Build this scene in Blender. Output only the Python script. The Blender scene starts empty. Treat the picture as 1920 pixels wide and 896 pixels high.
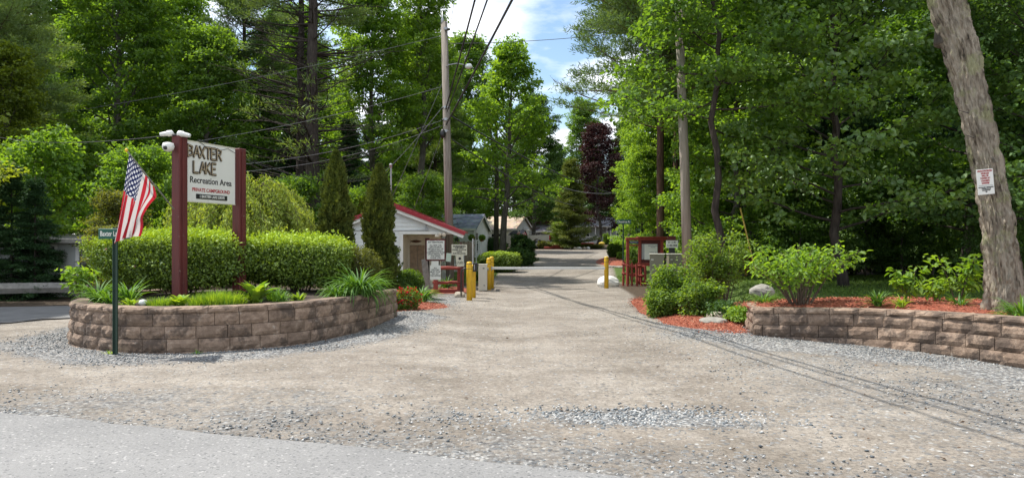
import bpy, math, random
import numpy as np
from mathutils import Vector, Matrix
R = math.radians
random.seed(7); rng = np.random.default_rng(11)
sc = bpy.context.scene
col = sc.collection

# ---------------------------------------------------------------- camera, sky, sun, exposure
F = 1321.0; HOR = 455.0; EYE = 1.65
cam = bpy.data.cameras.new('camera'); camo = bpy.data.objects.new('camera', cam); col.objects.link(camo)
cam.sensor_width = 36; cam.lens = 36*F/1920.0
cam.shift_y = (HOR-448)/1920.0
cam.clip_end = 3000
camo.location = (0, 0, EYE); camo.rotation_euler = (R(90), 0, 0)
sc.camera = camo

SUN_AZ, SUN_EL = 20.0, 62.0      # from -X, towards +Y
TS = Vector((-math.cos(R(SUN_AZ))*math.cos(R(SUN_EL)), math.sin(R(SUN_AZ))*math.cos(R(SUN_EL)), math.sin(R(SUN_EL))))
w = bpy.data.worlds.new('World'); sc.world = w; w.use_nodes = True
nt = w.node_tree; bgn = nt.nodes['Background']
sky = nt.nodes.new('ShaderNodeTexSky'); sky.sky_type = 'NISHITA'; sky.sun_disc = False
sky.sun_elevation = R(SUN_EL); sky.sun_rotation = math.atan2(TS.x, TS.y) % (2*math.pi)
sky.air_density = 1.2; sky.ozone_density = 2.2; sky.dust_density = 0.4
tc = nt.nodes.new('ShaderNodeTexCoord')
sp = nt.nodes.new('ShaderNodeSeparateXYZ'); nt.links.new(tc.outputs['Generated'], sp.inputs[0])
mx = nt.nodes.new('ShaderNodeMath'); mx.operation = 'ADD'; mx.inputs[1].default_value = 0.12; nt.links.new(sp.outputs['Z'], mx.inputs[0])
def wdiv(o):
    d = nt.nodes.new('ShaderNodeMath'); d.operation = 'DIVIDE'; nt.links.new(o, d.inputs[0]); nt.links.new(mx.outputs[0], d.inputs[1]); return d.outputs[0]
cb = nt.nodes.new('ShaderNodeCombineXYZ'); nt.links.new(wdiv(sp.outputs['X']), cb.inputs[0]); nt.links.new(wdiv(sp.outputs['Y']), cb.inputs[1])
cn = nt.nodes.new('ShaderNodeTexNoise'); cn.inputs['Scale'].default_value = 1.05; cn.inputs['Detail'].default_value = 9; cn.inputs['Roughness'].default_value = 0.55
cmap = nt.nodes.new('ShaderNodeMapping'); cmap.inputs['Location'].default_value = (0.55, 0.35, 0); nt.links.new(cb.outputs[0], cmap.inputs[0]); nt.links.new(cmap.outputs[0], cn.inputs['Vector'])
cr = nt.nodes.new('ShaderNodeValToRGB'); cr.color_ramp.elements[0].position = 0.43; cr.color_ramp.elements[1].position = 0.56
nt.links.new(cn.outputs[0], cr.inputs[0])
cn2 = nt.nodes.new('ShaderNodeTexNoise'); cn2.inputs['Scale'].default_value = 3.5; cn2.inputs['Detail'].default_value = 6; nt.links.new(cmap.outputs[0], cn2.inputs['Vector'])
ccol = nt.nodes.new('ShaderNodeValToRGB'); ccol.color_ramp.elements[0].position = 0.3; ccol.color_ramp.elements[0].color = (6.2, 6.7, 7.6, 1); ccol.color_ramp.elements[1].position = 0.62; ccol.color_ramp.elements[1].color = (9.2, 9.3, 9.5, 1)
nt.links.new(cn2.outputs[0], ccol.inputs[0])
mixc = nt.nodes.new('ShaderNodeMixRGB'); nt.links.new(cr.outputs[0], mixc.inputs[0]); nt.links.new(sky.outputs[0], mixc.inputs[1]); nt.links.new(ccol.outputs[0], mixc.inputs[2])
nt.links.new(mixc.outputs[0], bgn.inputs['Color']); bgn.inputs['Strength'].default_value = 0.118

sl = bpy.data.lights.new('sun', 'SUN'); sl.energy = 4.1; sl.angle = R(0.53); sl.color = (1, 0.955, 0.88)
so = bpy.data.objects.new('sun', sl); col.objects.link(so); so.rotation_euler = TS.to_track_quat('Z', 'Y').to_euler(); so.location = (-20, 10, 40)
sc.view_settings.view_transform = 'Standard'; sc.view_settings.look = 'None'; sc.view_settings.gamma = 1
sc.view_settings.exposure = 0.70; sc.view_settings.use_curve_mapping = False
sc.cycles.max_bounces = 9; sc.cycles.diffuse_bounces = 5; sc.cycles.transmission_bounces = 5; sc.cycles.glossy_bounces = 2
sc.cycles.use_denoising = True
try: sc.cycles.denoiser = 'OPENIMAGEDENOISE'; sc.cycles.denoising_input_passes = 'RGB_ALBEDO_NORMAL'; sc.cycles.denoising_prefilter = 'NONE'
except Exception: pass
sc.cycles.caustics_reflective = False; sc.cycles.caustics_refractive = False

# ---------------------------------------------------------------- helpers
def at(px, py, d): return Vector(((px-960)/F*d, d, EYE-(py-HOR)/F*d))
def gx(px, d): return (px-960)/F*d

YS = [-60, 28, 34, 40, 52, 65, 80, 100, 250, 400]; ZS = [0, 0, .10, .27, .60, 1.0, 1.45, 1.62, 3.5, 6]
def tz(x, y):
    x = np.asarray(x, float); y = np.asarray(y, float)
    z = (np.interp(y-1.5, YS, ZS)+np.interp(y, YS, ZS)+np.interp(y+1.5, YS, ZS))/3
    z = z+0.10*np.exp(-(((x-3.9)/1.1)**2+((y-12.6)/1.2)**2))+0.12*np.exp(-(((x+2.2)/0.9)**2+((y-15.3)/1.6)**2))
    s_ = lambda a, b_, q: np.clip((q-a)/(b_-a), 0, 1)**2*(3-2*np.clip((q-a)/(b_-a), 0, 1))
    z = z+.40*s_(5.4, 7.0, x)*s_(14.6, 17.2, y)*(1-s_(25, 31, y))
    far = np.clip((y-20)/10, 0, 1)
    z = z+far*0.12*np.sin(x*.21+1)*np.sin(y*.17)*np.clip((np.abs(x-2)-6)/6, 0, 1)
    return z
def tzf(x, y): return float(tz(x, y))

def hash3(i, j, k, s):
    h = (i*374761393+j*668265263+k*2147483647+s*1274126177) & 0xffffffff
    h = ((h ^ (h >> 13))*1274126177) & 0xffffffff
    return ((h ^ (h >> 16)) & 0xffff)/65535.0
def vnoise(p, s=0):
    p = np.asarray(p, float); f = np.floor(p).astype(np.int64); t = p-f; t = t*t*(3-2*t)
    out = 0
    for a in (0, 1):
        for b in (0, 1):
            for c in (0, 1):
                wgt = (t[..., 0] if a else 1-t[..., 0])*(t[..., 1] if b else 1-t[..., 1])*(t[..., 2] if c else 1-t[..., 2])
                out = out+wgt*hash3(f[..., 0]+a, f[..., 1]+b, f[..., 2]+c, s)
    return out
def fbm(p, s=0, o=4):
    p = np.asarray(p, float); v = 0; a = .5; n = 0
    for i in range(o): v = v+a*vnoise(p*(2**i), s+i); n += a; a *= .5
    return v/n

class MB:
    def __init__(s): s.v = []; s.f = []; s.m = []; s.n = 0; s.vf = []
    def add(s, vs, fs, m=0, val=None):
        o = s.n; s.v.extend([tuple(v) for v in vs]); s.n += len(vs)
        s.f.extend([tuple(i+o for i in f) for f in fs]); s.m.extend([m]*len(fs))
        s.vf.extend([0.5 if val is None else val]*len(vs)); return s
    def box(s, c, size, rz=0, rot=None, m=0, bev=0, val=None):
        hx, hy, hz = size[0]/2, size[1]/2, size[2]/2
        M = rot if rot is not None else Matrix.Rotation(rz, 3, 'Z')
        c = Vector(c)
        if bev <= 0:
            vs = [c+M@Vector((sx*hx, sy*hy, sz*hz)) for sz in (-1, 1) for sy in (-1, 1) for sx in (-1, 1)]
            fs = [(0, 2, 3, 1), (4, 5, 7, 6), (0, 1, 5, 4), (2, 6, 7, 3), (0, 4, 6, 2), (1, 3, 7, 5)]
        else:
            b = min(bev, hx*.9, hy*.9, hz*.9); vs = []; idx = {}
            for sx in (-1, 1):
                for sy in (-1, 1):
                    for sz in (-1, 1):
                        for ax in range(3):
                            p = [sx*(hx-b), sy*(hy-b), sz*(hz-b)]; p[ax] = (sx, sy, sz)[ax]*(hx, hy, hz)[ax]
                            idx[(sx, sy, sz, ax)] = len(vs); vs.append(c+M@Vector(p))
            fs = []
            I = idx
            for ax in range(3):
                o1, o2 = [a for a in range(3) if a != ax]
                for sg in (-1, 1):
                    def g(a, b_):
                        k = [0, 0, 0]; k[ax] = sg; k[o1] = a; k[o2] = b_; return I[(*k, ax)]
                    fs.append((g(-1, -1), g(1, -1), g(1, 1), g(-1, 1)))
            for ax in range(3):      # edges along ax
                o1, o2 = [a for a in range(3) if a != ax]
                for a in (-1, 1):
                    for b_ in (-1, 1):
                        def g(e, which):
                            k = [0, 0, 0]; k[ax] = e; k[o1] = a; k[o2] = b_; return I[(*k, which)]
                        fs.append((g(-1, o1), g(1, o1), g(1, o2), g(-1, o2)))
            for sx in (-1, 1):
                for sy in (-1, 1):
                    for sz in (-1, 1): fs.append((I[(sx, sy, sz, 0)], I[(sx, sy, sz, 1)], I[(sx, sy, sz, 2)]))
        return s.add(vs, fs, m, val)
    def tube(s, pts, rad, n=8, cap=True, m=0, val=None):
        pts = [Vector(p) for p in pts]; k = len(pts)
        if not hasattr(rad, '__len__'): rad = [rad]*k
        vs = []; up = None
        for i, p in enumerate(pts):
            t = (pts[min(i+1, k-1)]-pts[max(i-1, 0)])
            if t.length < 1e-9: t = Vector((0, 0, 1))
            t.normalize()
            if up is None: up = Vector((1, 0, 0)) if abs(t.x) < .8 else Vector((0, 1, 0))
            a = (up-t*up.dot(t)); a.normalize(); b = t.cross(a); up = a
            for j in range(n):
                q = 2*math.pi*j/n; vs.append(p+(a*math.cos(q)+b*math.sin(q))*rad[i])
        fs = [(i*n+j, i*n+(j+1) % n, (i+1)*n+(j+1) % n, (i+1)*n+j) for i in range(k-1) for j in range(n)]
        if cap: fs += [tuple(range(n))[::-1], tuple((k-1)*n+j for j in range(n))]
        return s.add(vs, fs, m, val)
    def lathe(s, prof, c=(0, 0, 0), n=20, m=0, sx=1, sy=1, rot=None):
        c = Vector(c); vs = []
        for r, z in prof:
            for j in range(n):
                q = 2*math.pi*j/n; v = Vector((r*sx*math.cos(q), r*sy*math.sin(q), z))
                if rot is not None: v = rot@v
                vs.append(c+v)
        k = len(prof)
        fs = [(i*n+j, i*n+(j+1) % n, (i+1)*n+(j+1) % n, (i+1)*n+j) for i in range(k-1) for j in range(n)]
        fs += [tuple(range(n))[::-1], tuple((k-1)*n+j for j in range(n))]
        return s.add(vs, fs, m)
    def prism(s, poly, a, b, axis='y', m=0):
        """poly of 2D points extruded between a and b along axis"""
        n = len(poly)
        def P(u, v, w_):
            return {'y': (u, w_, v), 'x': (w_, u, v), 'z': (u, v, w_)}[axis]
        vs = [P(u, v, a) for u, v in poly]+[P(u, v, b) for u, v in poly]
        fs = [tuple(range(n)), tuple(range(n, 2*n))[::-1]]+[(i, i+n, (i+1) % n+n, (i+1) % n) for i in range(n)]
        return s.add(vs, fs, m)
    def build(s, name, mats, parent=None, smooth=False):
        return mkmesh(name, np.array(s.v, float).reshape(-1, 3), s.f, mats, parent, smooth, s.m, np.array(s.vf))

def mesh_data(name, V, Fs, mats, smooth=False, mi=None, var=None):
    me = bpy.data.meshes.new(name)
    if isinstance(Fs, np.ndarray):
        k = Fs.shape[1]; nf = len(Fs)
        me.vertices.add(len(V)); me.vertices.foreach_set('co', np.ascontiguousarray(V, np.float32).ravel())
        me.loops.add(nf*k); me.loops.foreach_set('vertex_index', np.ascontiguousarray(Fs, np.int32).ravel())
        me.polygons.add(nf); me.polygons.foreach_set('loop_start', np.arange(0, nf*k, k, dtype=np.int32))
        try: me.polygons.foreach_set('loop_total', np.full(nf, k, np.int32))
        except Exception: pass
        me.update(calc_edges=True)
    else:
        me.from_pydata([tuple(v) for v in V], [], Fs)
    if not isinstance(mats, (list, tuple)): mats = [mats]
    for m in mats: me.materials.append(m)
    if mi is not None and len(mats) > 1: me.polygons.foreach_set('material_index', np.array(mi, np.int32))
    if smooth: me.polygons.foreach_set('use_smooth', np.ones(len(me.polygons), bool))
    if var is not None:
        a = me.attributes.new('var', 'FLOAT', 'POINT'); a.data.foreach_set('value', np.asarray(var, np.float32))
    me.update(); return me
def link(name, me, parent=None):
    o = bpy.data.objects.new(name, me); col.objects.link(o)
    if parent is not None: o.parent = parent
    return o
def mkmesh(name, V, Fs, mats, parent=None, smooth=False, mi=None, var=None):
    return link(name, mesh_data(name, V, Fs, mats, smooth, mi, var), parent)
def tag(o, label=None, cat=None, group=None, kind=None):
    if label: o['label'] = label
    if cat: o['category'] = cat
    if group: o['group'] = group
    if kind: o['kind'] = kind
    return o
def thing(name, label, cat, loc=(0, 0, 0), rz=0, group=None):
    o = bpy.data.objects.new(name, None); col.objects.link(o); o.empty_display_size = .2
    o.location = loc; o.rotation_euler = (0, 0, rz); return tag(o, label, cat, group)
def dup(root, loc, rz, label=None, scale=None):
    r = root.copy(); col.objects.link(r); r.location = loc; r.rotation_euler = (0, 0, rz)
    if label: r['label'] = label
    if scale: r.scale = (scale,)*3
    for ch in list(root.children):
        c = ch.copy(); col.objects.link(c); c.parent = r
        for g in ch.children: d = g.copy(); col.objects.link(d); d.parent = c
    return r

# ---------------------------------------------------------------- materials
def newmat(name):
    m = bpy.data.materials.new(name); m.use_nodes = True; return m, m.node_tree, m.node_tree.nodes['Principled BSDF']
def node(t, k, **kw):
    n = t.nodes.new(k)
    for a, b in kw.items():
        if a in n.inputs: n.inputs[a].default_value = b
        else: setattr(n, a, b)
    return n
def ramp(t, fac, stops):
    r = t.nodes.new('ShaderNodeValToRGB'); e = r.color_ramp.elements
    while len(e) < len(stops): e.new(.5)
    for i, (p, c) in enumerate(stops): e[i].position = p; e[i].color = (*c, 1)
    t.links.new(fac, r.inputs[0]); return r.outputs[0]
def tcoord(t, kind='Object', scale=None):
    c = t.nodes.new('ShaderNodeTexCoord')
    if scale is None: return c.outputs[kind]
    m = t.nodes.new('ShaderNodeMapping'); m.inputs['Scale'].default_value = scale; t.links.new(c.outputs[kind], m.inputs[0]); return m.outputs[0]
def noise(t, vec, scale, detail=4, rough=.55):
    n = node(t, 'ShaderNodeTexNoise'); n.inputs['Scale'].default_value = scale; n.inputs['Detail'].default_value = detail; n.inputs['Roughness'].default_value = rough
    t.links.new(vec, n.inputs['Vector']); return n.outputs[0]
def voro(t, vec, scale, feat='F1', out='Distance'):
    n = node(t, 'ShaderNodeTexVoronoi'); n.feature = feat; n.inputs['Scale'].default_value = scale
    t.links.new(vec, n.inputs['Vector']); return n.outputs[out]
def mixrgb(t, fac, a, b, mode='MIX'):
    n = t.nodes.new('ShaderNodeMixRGB'); n.blend_type = mode
    for k, x in ((0, fac), (1, a), (2, b)):
        if isinstance(x, (int, float)): n.inputs[k].default_value = x
        elif isinstance(x, tuple): n.inputs[k].default_value = (*x, 1)
        else: t.links.new(x, n.inputs[k])
    return n.outputs[0]
def mth(t, op, a, b=0.0, c=None, clamp=False):
    n = t.nodes.new('ShaderNodeMath'); n.operation = op; n.use_clamp = clamp
    for k, x in enumerate([a, b]+([c] if c is not None else [])):
        if isinstance(x, (int, float)): n.inputs[k].default_value = x
        else: t.links.new(x, n.inputs[k])
    return n.outputs[0]
def bump(t, b, h, strength=.5, dist=.02, prev=None):
    n = t.nodes.new('ShaderNodeBump'); n.inputs['Strength'].default_value = strength; n.inputs['Distance'].default_value = dist
    t.links.new(h, n.inputs['Height'])
    if prev: t.links.new(prev, n.inputs['Normal'])
    if b is not None: t.links.new(n.outputs[0], b.inputs['Normal'])
    return n.outputs[0]
def attr(t, name, out='Fac'):
    n = t.nodes.new('ShaderNodeAttribute'); n.attribute_name = name; return n.outputs[out]

def plain(name, c, rough=.6, metal=0, vary=.18, scale=8, bmp=0.0, spec=.5, use_var=False):
    m, t, b = newmat(name); v = tcoord(t)
    n = noise(t, v, scale, 5)
    lo = tuple(x*(1-vary) for x in c); hi = tuple(min(1, x*(1+vary)) for x in c)
    cc = ramp(t, n, [(.3, lo), (.7, hi)])
    n2 = noise(t, v, scale*.23, 3); cc = mixrgb(t, mth(t, 'MULTIPLY', mth(t, 'SUBTRACT', n2, .45, clamp=True), 1.2, clamp=True), cc, tuple(x*.72 for x in c))
    if use_var: cc = mixrgb(t, 1.0, cc, ramp(t, attr(t, 'var'), [(0, (.55, .52, .5)), (1, (1.25, 1.2, 1.15))]), 'MULTIPLY')
    t.links.new(cc, b.inputs['Base Color']); b.inputs['Roughness'].default_value = rough; b.inputs['Metallic'].default_value = metal
    b.inputs['Specular IOR Level'].default_value = spec
    if bmp: bump(t, b, noise(t, v, scale*4, 4), bmp, .01)
    return m

def leafmat(name, c0, c1, c2=None, trans=.5, gloss=.03, orand=.25):
    """c0 dark .. c1 light by per-leaf var; c2 the translucent colour"""
    m = bpy.data.materials.new(name); m.use_nodes = True; t = m.node_tree; t.nodes.clear()
    out = t.nodes.new('ShaderNodeOutputMaterial')
    cc = ramp(t, attr(t, 'var'), [(0, c0), (1, c1)])
    oi = t.nodes.new('ShaderNodeObjectInfo')
    k = mth(t, 'ADD', mth(t, 'MULTIPLY', oi.outputs['Random'], orand*2), 1-orand)
    kc = t.nodes.new('ShaderNodeCombineColor'); t.links.new(k, kc.inputs[1]); t.links.new(mth(t, 'POWER', k, 1.4), kc.inputs[0]); t.links.new(k, kc.inputs[2])
    cc = mixrgb(t, 1.0, cc, kc.outputs[0], 'MULTIPLY')
    d = t.nodes.new('ShaderNodeBsdfDiffuse'); t.links.new(cc, d.inputs[0])
    tr = t.nodes.new('ShaderNodeBsdfTranslucent'); tcol = mixrgb(t, 1.0, cc, c2 or (2.2, 2.0, .5), 'MULTIPLY'); t.links.new(tcol, tr.inputs[0])
    mi = t.nodes.new('ShaderNodeMixShader'); mi.inputs[0].default_value = trans; t.links.new(d.outputs[0], mi.inputs[1]); t.links.new(tr.outputs[0], mi.inputs[2])
    g = t.nodes.new('ShaderNodeBsdfGlossy'); g.inputs['Roughness'].default_value = .6; g.inputs[0].default_value = (.7, .75, .7, 1)
    mi2 = t.nodes.new('ShaderNodeMixShader'); mi2.inputs[0].default_value = gloss; t.links.new(mi.outputs[0], mi2.inputs[1]); t.links.new(g.outputs[0], mi2.inputs[2])
    t.links.new(mi2.outputs[0], out.inputs[0]); return m

def barkmat(name, a, b_, lichen=None, sc_=(14, 14, 2.5)):
    m, t, b = newmat(name); v = tcoord(t, 'Object', sc_)
    n = noise(t, v, 1.0, 6, .65); cc = ramp(t, n, [(.3, a), (.68, b_)])
    if lichen:
        n3 = noise(t, tcoord(t), 2.2, 6, .7); cc = mixrgb(t, ramp(t, n3, [(.5, (0, 0, 0)), (.62, (.85,)*3)]), cc, lichen)
    t.links.new(cc, b.inputs['Base Color']); b.inputs['Roughness'].default_value = .92; b.inputs['Specular IOR Level'].default_value = .2
    bump(t, b, n, .8, .03); return m

M = {}
M['bark_grey'] = barkmat('bark_grey', (.055, .047, .04), (.17, .155, .135))
M['bark_dark'] = barkmat('bark_dark', (.025, .02, .018), (.085, .07, .06))
M['bark_red'] = barkmat('bark_red', (.05, .028, .02), (.14, .085, .06))
M['bark_big0'] = barkmat('bark_big', (.10, .085, .072), (.34, .31, .275), (.30, .31, .15), (9, 9, 3))
m, t, b = newmat('ridged_bark'); v = tcoord(t, 'Object', (24, 24, 6)); n = noise(t, v, 1.2, 8, .8)
cc = ramp(t, mixrgb(t, .55, attr(t, 'var'), n), [(.33, (.03, .024, .018)), (.45, (.20, .16, .115)), (.62, (.39, .335, .26))])
n3 = noise(t, tcoord(t), 2.0, 7, .75); cc = mixrgb(t, ramp(t, n3, [(.53, (0, 0, 0)), (.60, (.75,)*3)]), cc, (.33, .33, .17))
t.links.new(cc, b.inputs['Base Color']); b.inputs['Roughness'].default_value = .95; bump(t, b, n, 1.0, .03); M['bark_big'] = m
M['birch'] = barkmat('birch', (.25, .24, .22), (.6, .58, .54), None, (3, 3, 22))
M['stem'] = barkmat('stem', (.06, .045, .035), (.17, .13, .10), None, (30, 30, 8))
M['pole'] = barkmat('pole_wood', (.13, .107, .088), (.33, .295, .255), None, (22, 22, .8))
M['pole_light'] = barkmat('pole_light', (.24, .21, .17), (.42, .375, .32), None, (22, 22, .8))
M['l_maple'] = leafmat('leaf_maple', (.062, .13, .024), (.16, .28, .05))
M['l_bright'] = leafmat('leaf_bright', (.095, .19, .028), (.23, .37, .06), orand=.15)
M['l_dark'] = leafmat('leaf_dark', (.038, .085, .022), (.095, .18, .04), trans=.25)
M['l_oak'] = leafmat('leaf_yellow_green', (.085, .13, .02), (.19, .26, .04))
M['l_near'] = leafmat('leaf_near_maple', (.05, .12, .018), (.18, .31, .05), trans=.42, gloss=.09)
M['l_pine'] = leafmat('needle_pine', (.06, .115, .04), (.155, .24, .075), trans=.32, gloss=.05)
M['l_hem'] = leafmat('needle_hemlock', (.02, .052, .02), (.055, .12, .038), trans=.12)
M['l_spruce'] = leafmat('needle_spruce', (.09, .125, .035), (.25, .29, .075), trans=.15, orand=.08)
M['l_purple'] = leafmat('leaf_purple', (.035, .013, .014), (.095, .036, .036), (1.6, .6, .6), trans=.2)
M['l_arbor'] = leafmat('leaf_arborvitae', (.035, .058, .014), (.21, .25, .045), trans=.12, orand=.08)
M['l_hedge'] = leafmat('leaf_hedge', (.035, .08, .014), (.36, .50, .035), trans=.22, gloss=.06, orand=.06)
M['l_weep'] = leafmat('leaf_weeping', (.17, .23, .04), (.40, .48, .11), trans=.35, orand=.05)
M['l_lily'] = leafmat('leaf_lily', (.05, .13, .018), (.15, .29, .045), trans=.3, gloss=.05, orand=.1)
M['l_hosta'] = leafmat('leaf_hosta', (.12, .24, .03), (.30, .42, .05), trans=.3, orand=.1)
M['l_shrub'] = leafmat('leaf_shrub', (.055, .115, .02), (.19, .29, .055), orand=.08)
M['l_vib'] = leafmat('leaf_viburnum', (.07, .15, .02), (.20, .33, .055), orand=.08)
M['l_olive'] = leafmat('leaf_olive', (.07, .085, .025), (.17, .19, .055), orand=.08)
M['l_ground'] = leafmat('leaf_ground', (.05, .10, .015), (.13, .21, .03), trans=.25, orand=.08)
M['petal_red'] = leafmat('petal_red', (.42, .008, .02), (.75, .03, .06), (1.2, .6, .6), trans=.3, gloss=.03, orand=.02)
M['petal_pink'] = leafmat('petal_pink', (.5, .25, .28), (.7, .4, .42), (1.1, 1, 1), trans=.2, orand=.02)
M['red_paint'] = plain('dark_red_paint', (.16, .022, .018), .55, vary=.2, scale=5, bmp=.15)
m, t, b = newmat('worn_red_paint'); v = tcoord(t, 'Object', (30, 30, 1.6)); n = noise(t, v, 1, 6, .75); n2 = noise(t, tcoord(t), 5, 6, .8)
c = ramp(t, n, [(.3, (.055, .010, .009)), (.6, (.125, .020, .016)), (.8, (.19, .045, .034))]); c = mixrgb(t, ramp(t, n2, [(.64, (0,)*3), (.70, (.7,)*3)]), c, (.30, .24, .20)); t.links.new(c, b.inputs['Base Color']); b.inputs['Roughness'].default_value = .65; bump(t, b, n, .4, .01); M['red_paint'] = m
M['red_stain'] = plain('red_stain', (.27, .045, .03), .7, vary=.25, scale=12, bmp=.2)
M['red_roof'] = plain('red_metal_roof', (.32, .02, .03), .4, vary=.08, scale=3)
M['white'] = plain('white_paint', (.72, .72, .68), .55, vary=.06, scale=4)
M['siding'] = plain('white_siding', (.68, .70, .68), .55, vary=.07, scale=3, bmp=.05)
M['trim'] = plain('cream_trim', (.74, .69, .57), .6, vary=.1, scale=6)
M['tan_wood'] = plain('weathered_plywood', (.30, .22, .15), .8, vary=.35, scale=6, bmp=.2)
m, t, b = newmat('worn_yellow_paint'); n = noise(t, tcoord(t, 'Object', (12, 12, 3)), 1.2, 7, .8); c = ramp(t, n, [(.3, (.5, .29, .012)), (.55, (.68, .41, .015)), (.7, (.72, .48, .05))]); c = mixrgb(t, ramp(t, noise(t, tcoord(t), 9, 6, .8), [(.65, (0,)*3), (.7, (.8,)*3)]), c, (.12, .08, .05)); t.links.new(c, b.inputs['Base Color']); b.inputs['Roughness'].default_value = .5; M['yellow'] = m
M['beige'] = plain('beige_cabinet', (.55, .53, .44), .5, vary=.05, scale=3)
M['olive_metal'] = plain('olive_cabinet', (.20, .19, .13), .5, vary=.06, scale=3)
M['grey_metal'] = plain('grey_metal', (.4, .41, .42), .45, metal=.6, vary=.1)
M['black'] = plain('black_plastic', (.015, .015, .016), .4, vary=.2)
M['wire_grey'] = plain('wire_grey', (.16, .165, .17), .6)
M['rubber'] = plain('wire_rubber', (.02, .02, .022), .6, vary=.2)
M['green_metal'] = plain('dark_green_metal', (.018, .045, .03), .5, vary=.15)
M['sign_green'] = plain('sign_green', (.008, .085, .055), .45, vary=.05)
M['sign_white'] = plain('sign_white', (.74, .74, .68), .5, vary=.04, scale=2)
M['sign_cream'] = plain('sign_cream', (.62, .60, .47), .55, vary=.08, scale=6)
M['ink'] = plain('black_ink', (.012, .012, .014), .5, vary=.1)
M['ink_red'] = plain('red_ink', (.42, .02, .025), .5, vary=.1)
M['ink_blue'] = plain('blue_ink', (.02, .05, .16), .5, vary=.1)
M['log_dark'] = plain('log_dark', (.05, .035, .022), .7, vary=.4, scale=40)
M['log_light'] = plain('log_light', (.45, .36, .22), .7, vary=.3, scale=30)
M['glass'] = plain('dark_glass', (.02, .025, .03), .12, vary=.1)
M['lens'] = plain('lamp_lens', (.72, .75, .72), .25, vary=.04)
M['rock'] = plain('grey_rock', (.27, .255, .22), .85, vary=.3, scale=7, bmp=.5)
M['rock_white'] = plain('white_painted_rock', (.74, .73, .69), .7, vary=.1, scale=9, bmp=.4)
M['rock_tan'] = plain('tan_rock', (.42, .37, .29), .85, vary=.3, scale=7, bmp=.5)
M['yellow_rock'] = plain('yellow_painted_rock', (.62, .46, .06), .8, vary=.2, scale=7)
M['grey_wood'] = plain('grey_weathered_wood', (.25, .24, .22), .85, vary=.25, scale=10, bmp=.3)
M['fence_wood'] = plain('fence_boards', (.26, .20, .15), .85, vary=.3, scale=10, bmp=.3)
M['pvc'] = plain('white_fence', (.7, .7, .68), .5, vary=.04)
M['shed_siding'] = plain('shed_siding', (.42, .44, .43), .7, vary=.1, scale=4)
M['opening_shade'] = plain('painted_opening_shade', (.03, .025, .022), .9, vary=.3)  # near-black colour stands in for the shade inside the doorway
M['soil'] = plain('garden_soil', (.055, .038, .028), .95, vary=.35, scale=14, bmp=.5)
M['terracotta'] = plain('terracotta', (.35, .13, .07), .8)
M['truck'] = plain('pickup_silver_paint', (.52, .50, .46), .3, metal=.3, vary=.03)
M['tail'] = plain('tail_light_red', (.4, .01, .01), .25, vary=.1)
M['skin'] = plain('skin', (.45, .27, .2), .6, vary=.05)
M['cloth_blue'] = plain('cloth_blue', (.08, .16, .42), .9, vary=.1)
M['cloth_navy'] = plain('cloth_navy', (.012, .02, .07), .9, vary=.1)
M['orange_tag'] = plain('yellow_guy_guard', (.5, .36, .07), .5)
def shingle(name, a, b_):
    m, t, b = newmat(name); v = tcoord(t, 'Object', (1, 1, 1))
    n = noise(t, v, 1.1, 4, .7); n2 = voro(t, tcoord(t, 'Object', (3, 7, 7)), 1.0, out='Color')
    c = ramp(t, n, [(.35, a), (.65, b_)]); c = mixrgb(t, .25, c, n2, 'MULTIPLY')
    t.links.new(c, b.inputs['Base Color']); b.inputs['Roughness'].default_value = .9; return m
M['shingle_blue'] = shingle('grey_blue_shingles', (.14, .17, .21), (.42, .47, .53))
M['shingle_tan'] = shingle('tan_shingles', (.36, .27, .20), (.66, .53, .41))
M['shingle_grey'] = shingle('grey_shingles', (.12, .12, .13), (.22, .22, .23))

def blockmat():
    m, t, b = newmat('split_face_block'); v = tcoord(t)
    n = noise(t, v, 9, 6, .7); n2 = noise(t, v, 2.6, 6, .7); n3 = noise(t, v, 70, 3)
    c = ramp(t, n, [(.3, (.14, .098, .07)), (.55, (.275, .202, .15)), (.75, (.41, .325, .25))])
    c = mixrgb(t, 1, c, ramp(t, attr(t, 'var'), [(0, (.6, .57, .55)), (1, (1.25, 1.22, 1.2))]), 'MULTIPLY')
    st = ramp(t, n2, [(.49, (0, 0, 0)), (.56, (.72, .72, .72))])
    c = mixrgb(t, st, c, (.062, .046, .037)); ef = noise(t, v, 4.5, 5, .7); c = mixrgb(t, ramp(t, ef, [(.62, (0, 0, 0)), (.72, (.5, .5, .5))]), c, (.42, .38, .33))
    t.links.new(c, b.inputs['Base Color']); b.inputs['Roughness'].default_value = .92
    nb = bump(t, None, n, .7, .03); bump(t, b, n3, .6, .008, nb); return m
M['block'] = blockmat()

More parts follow.
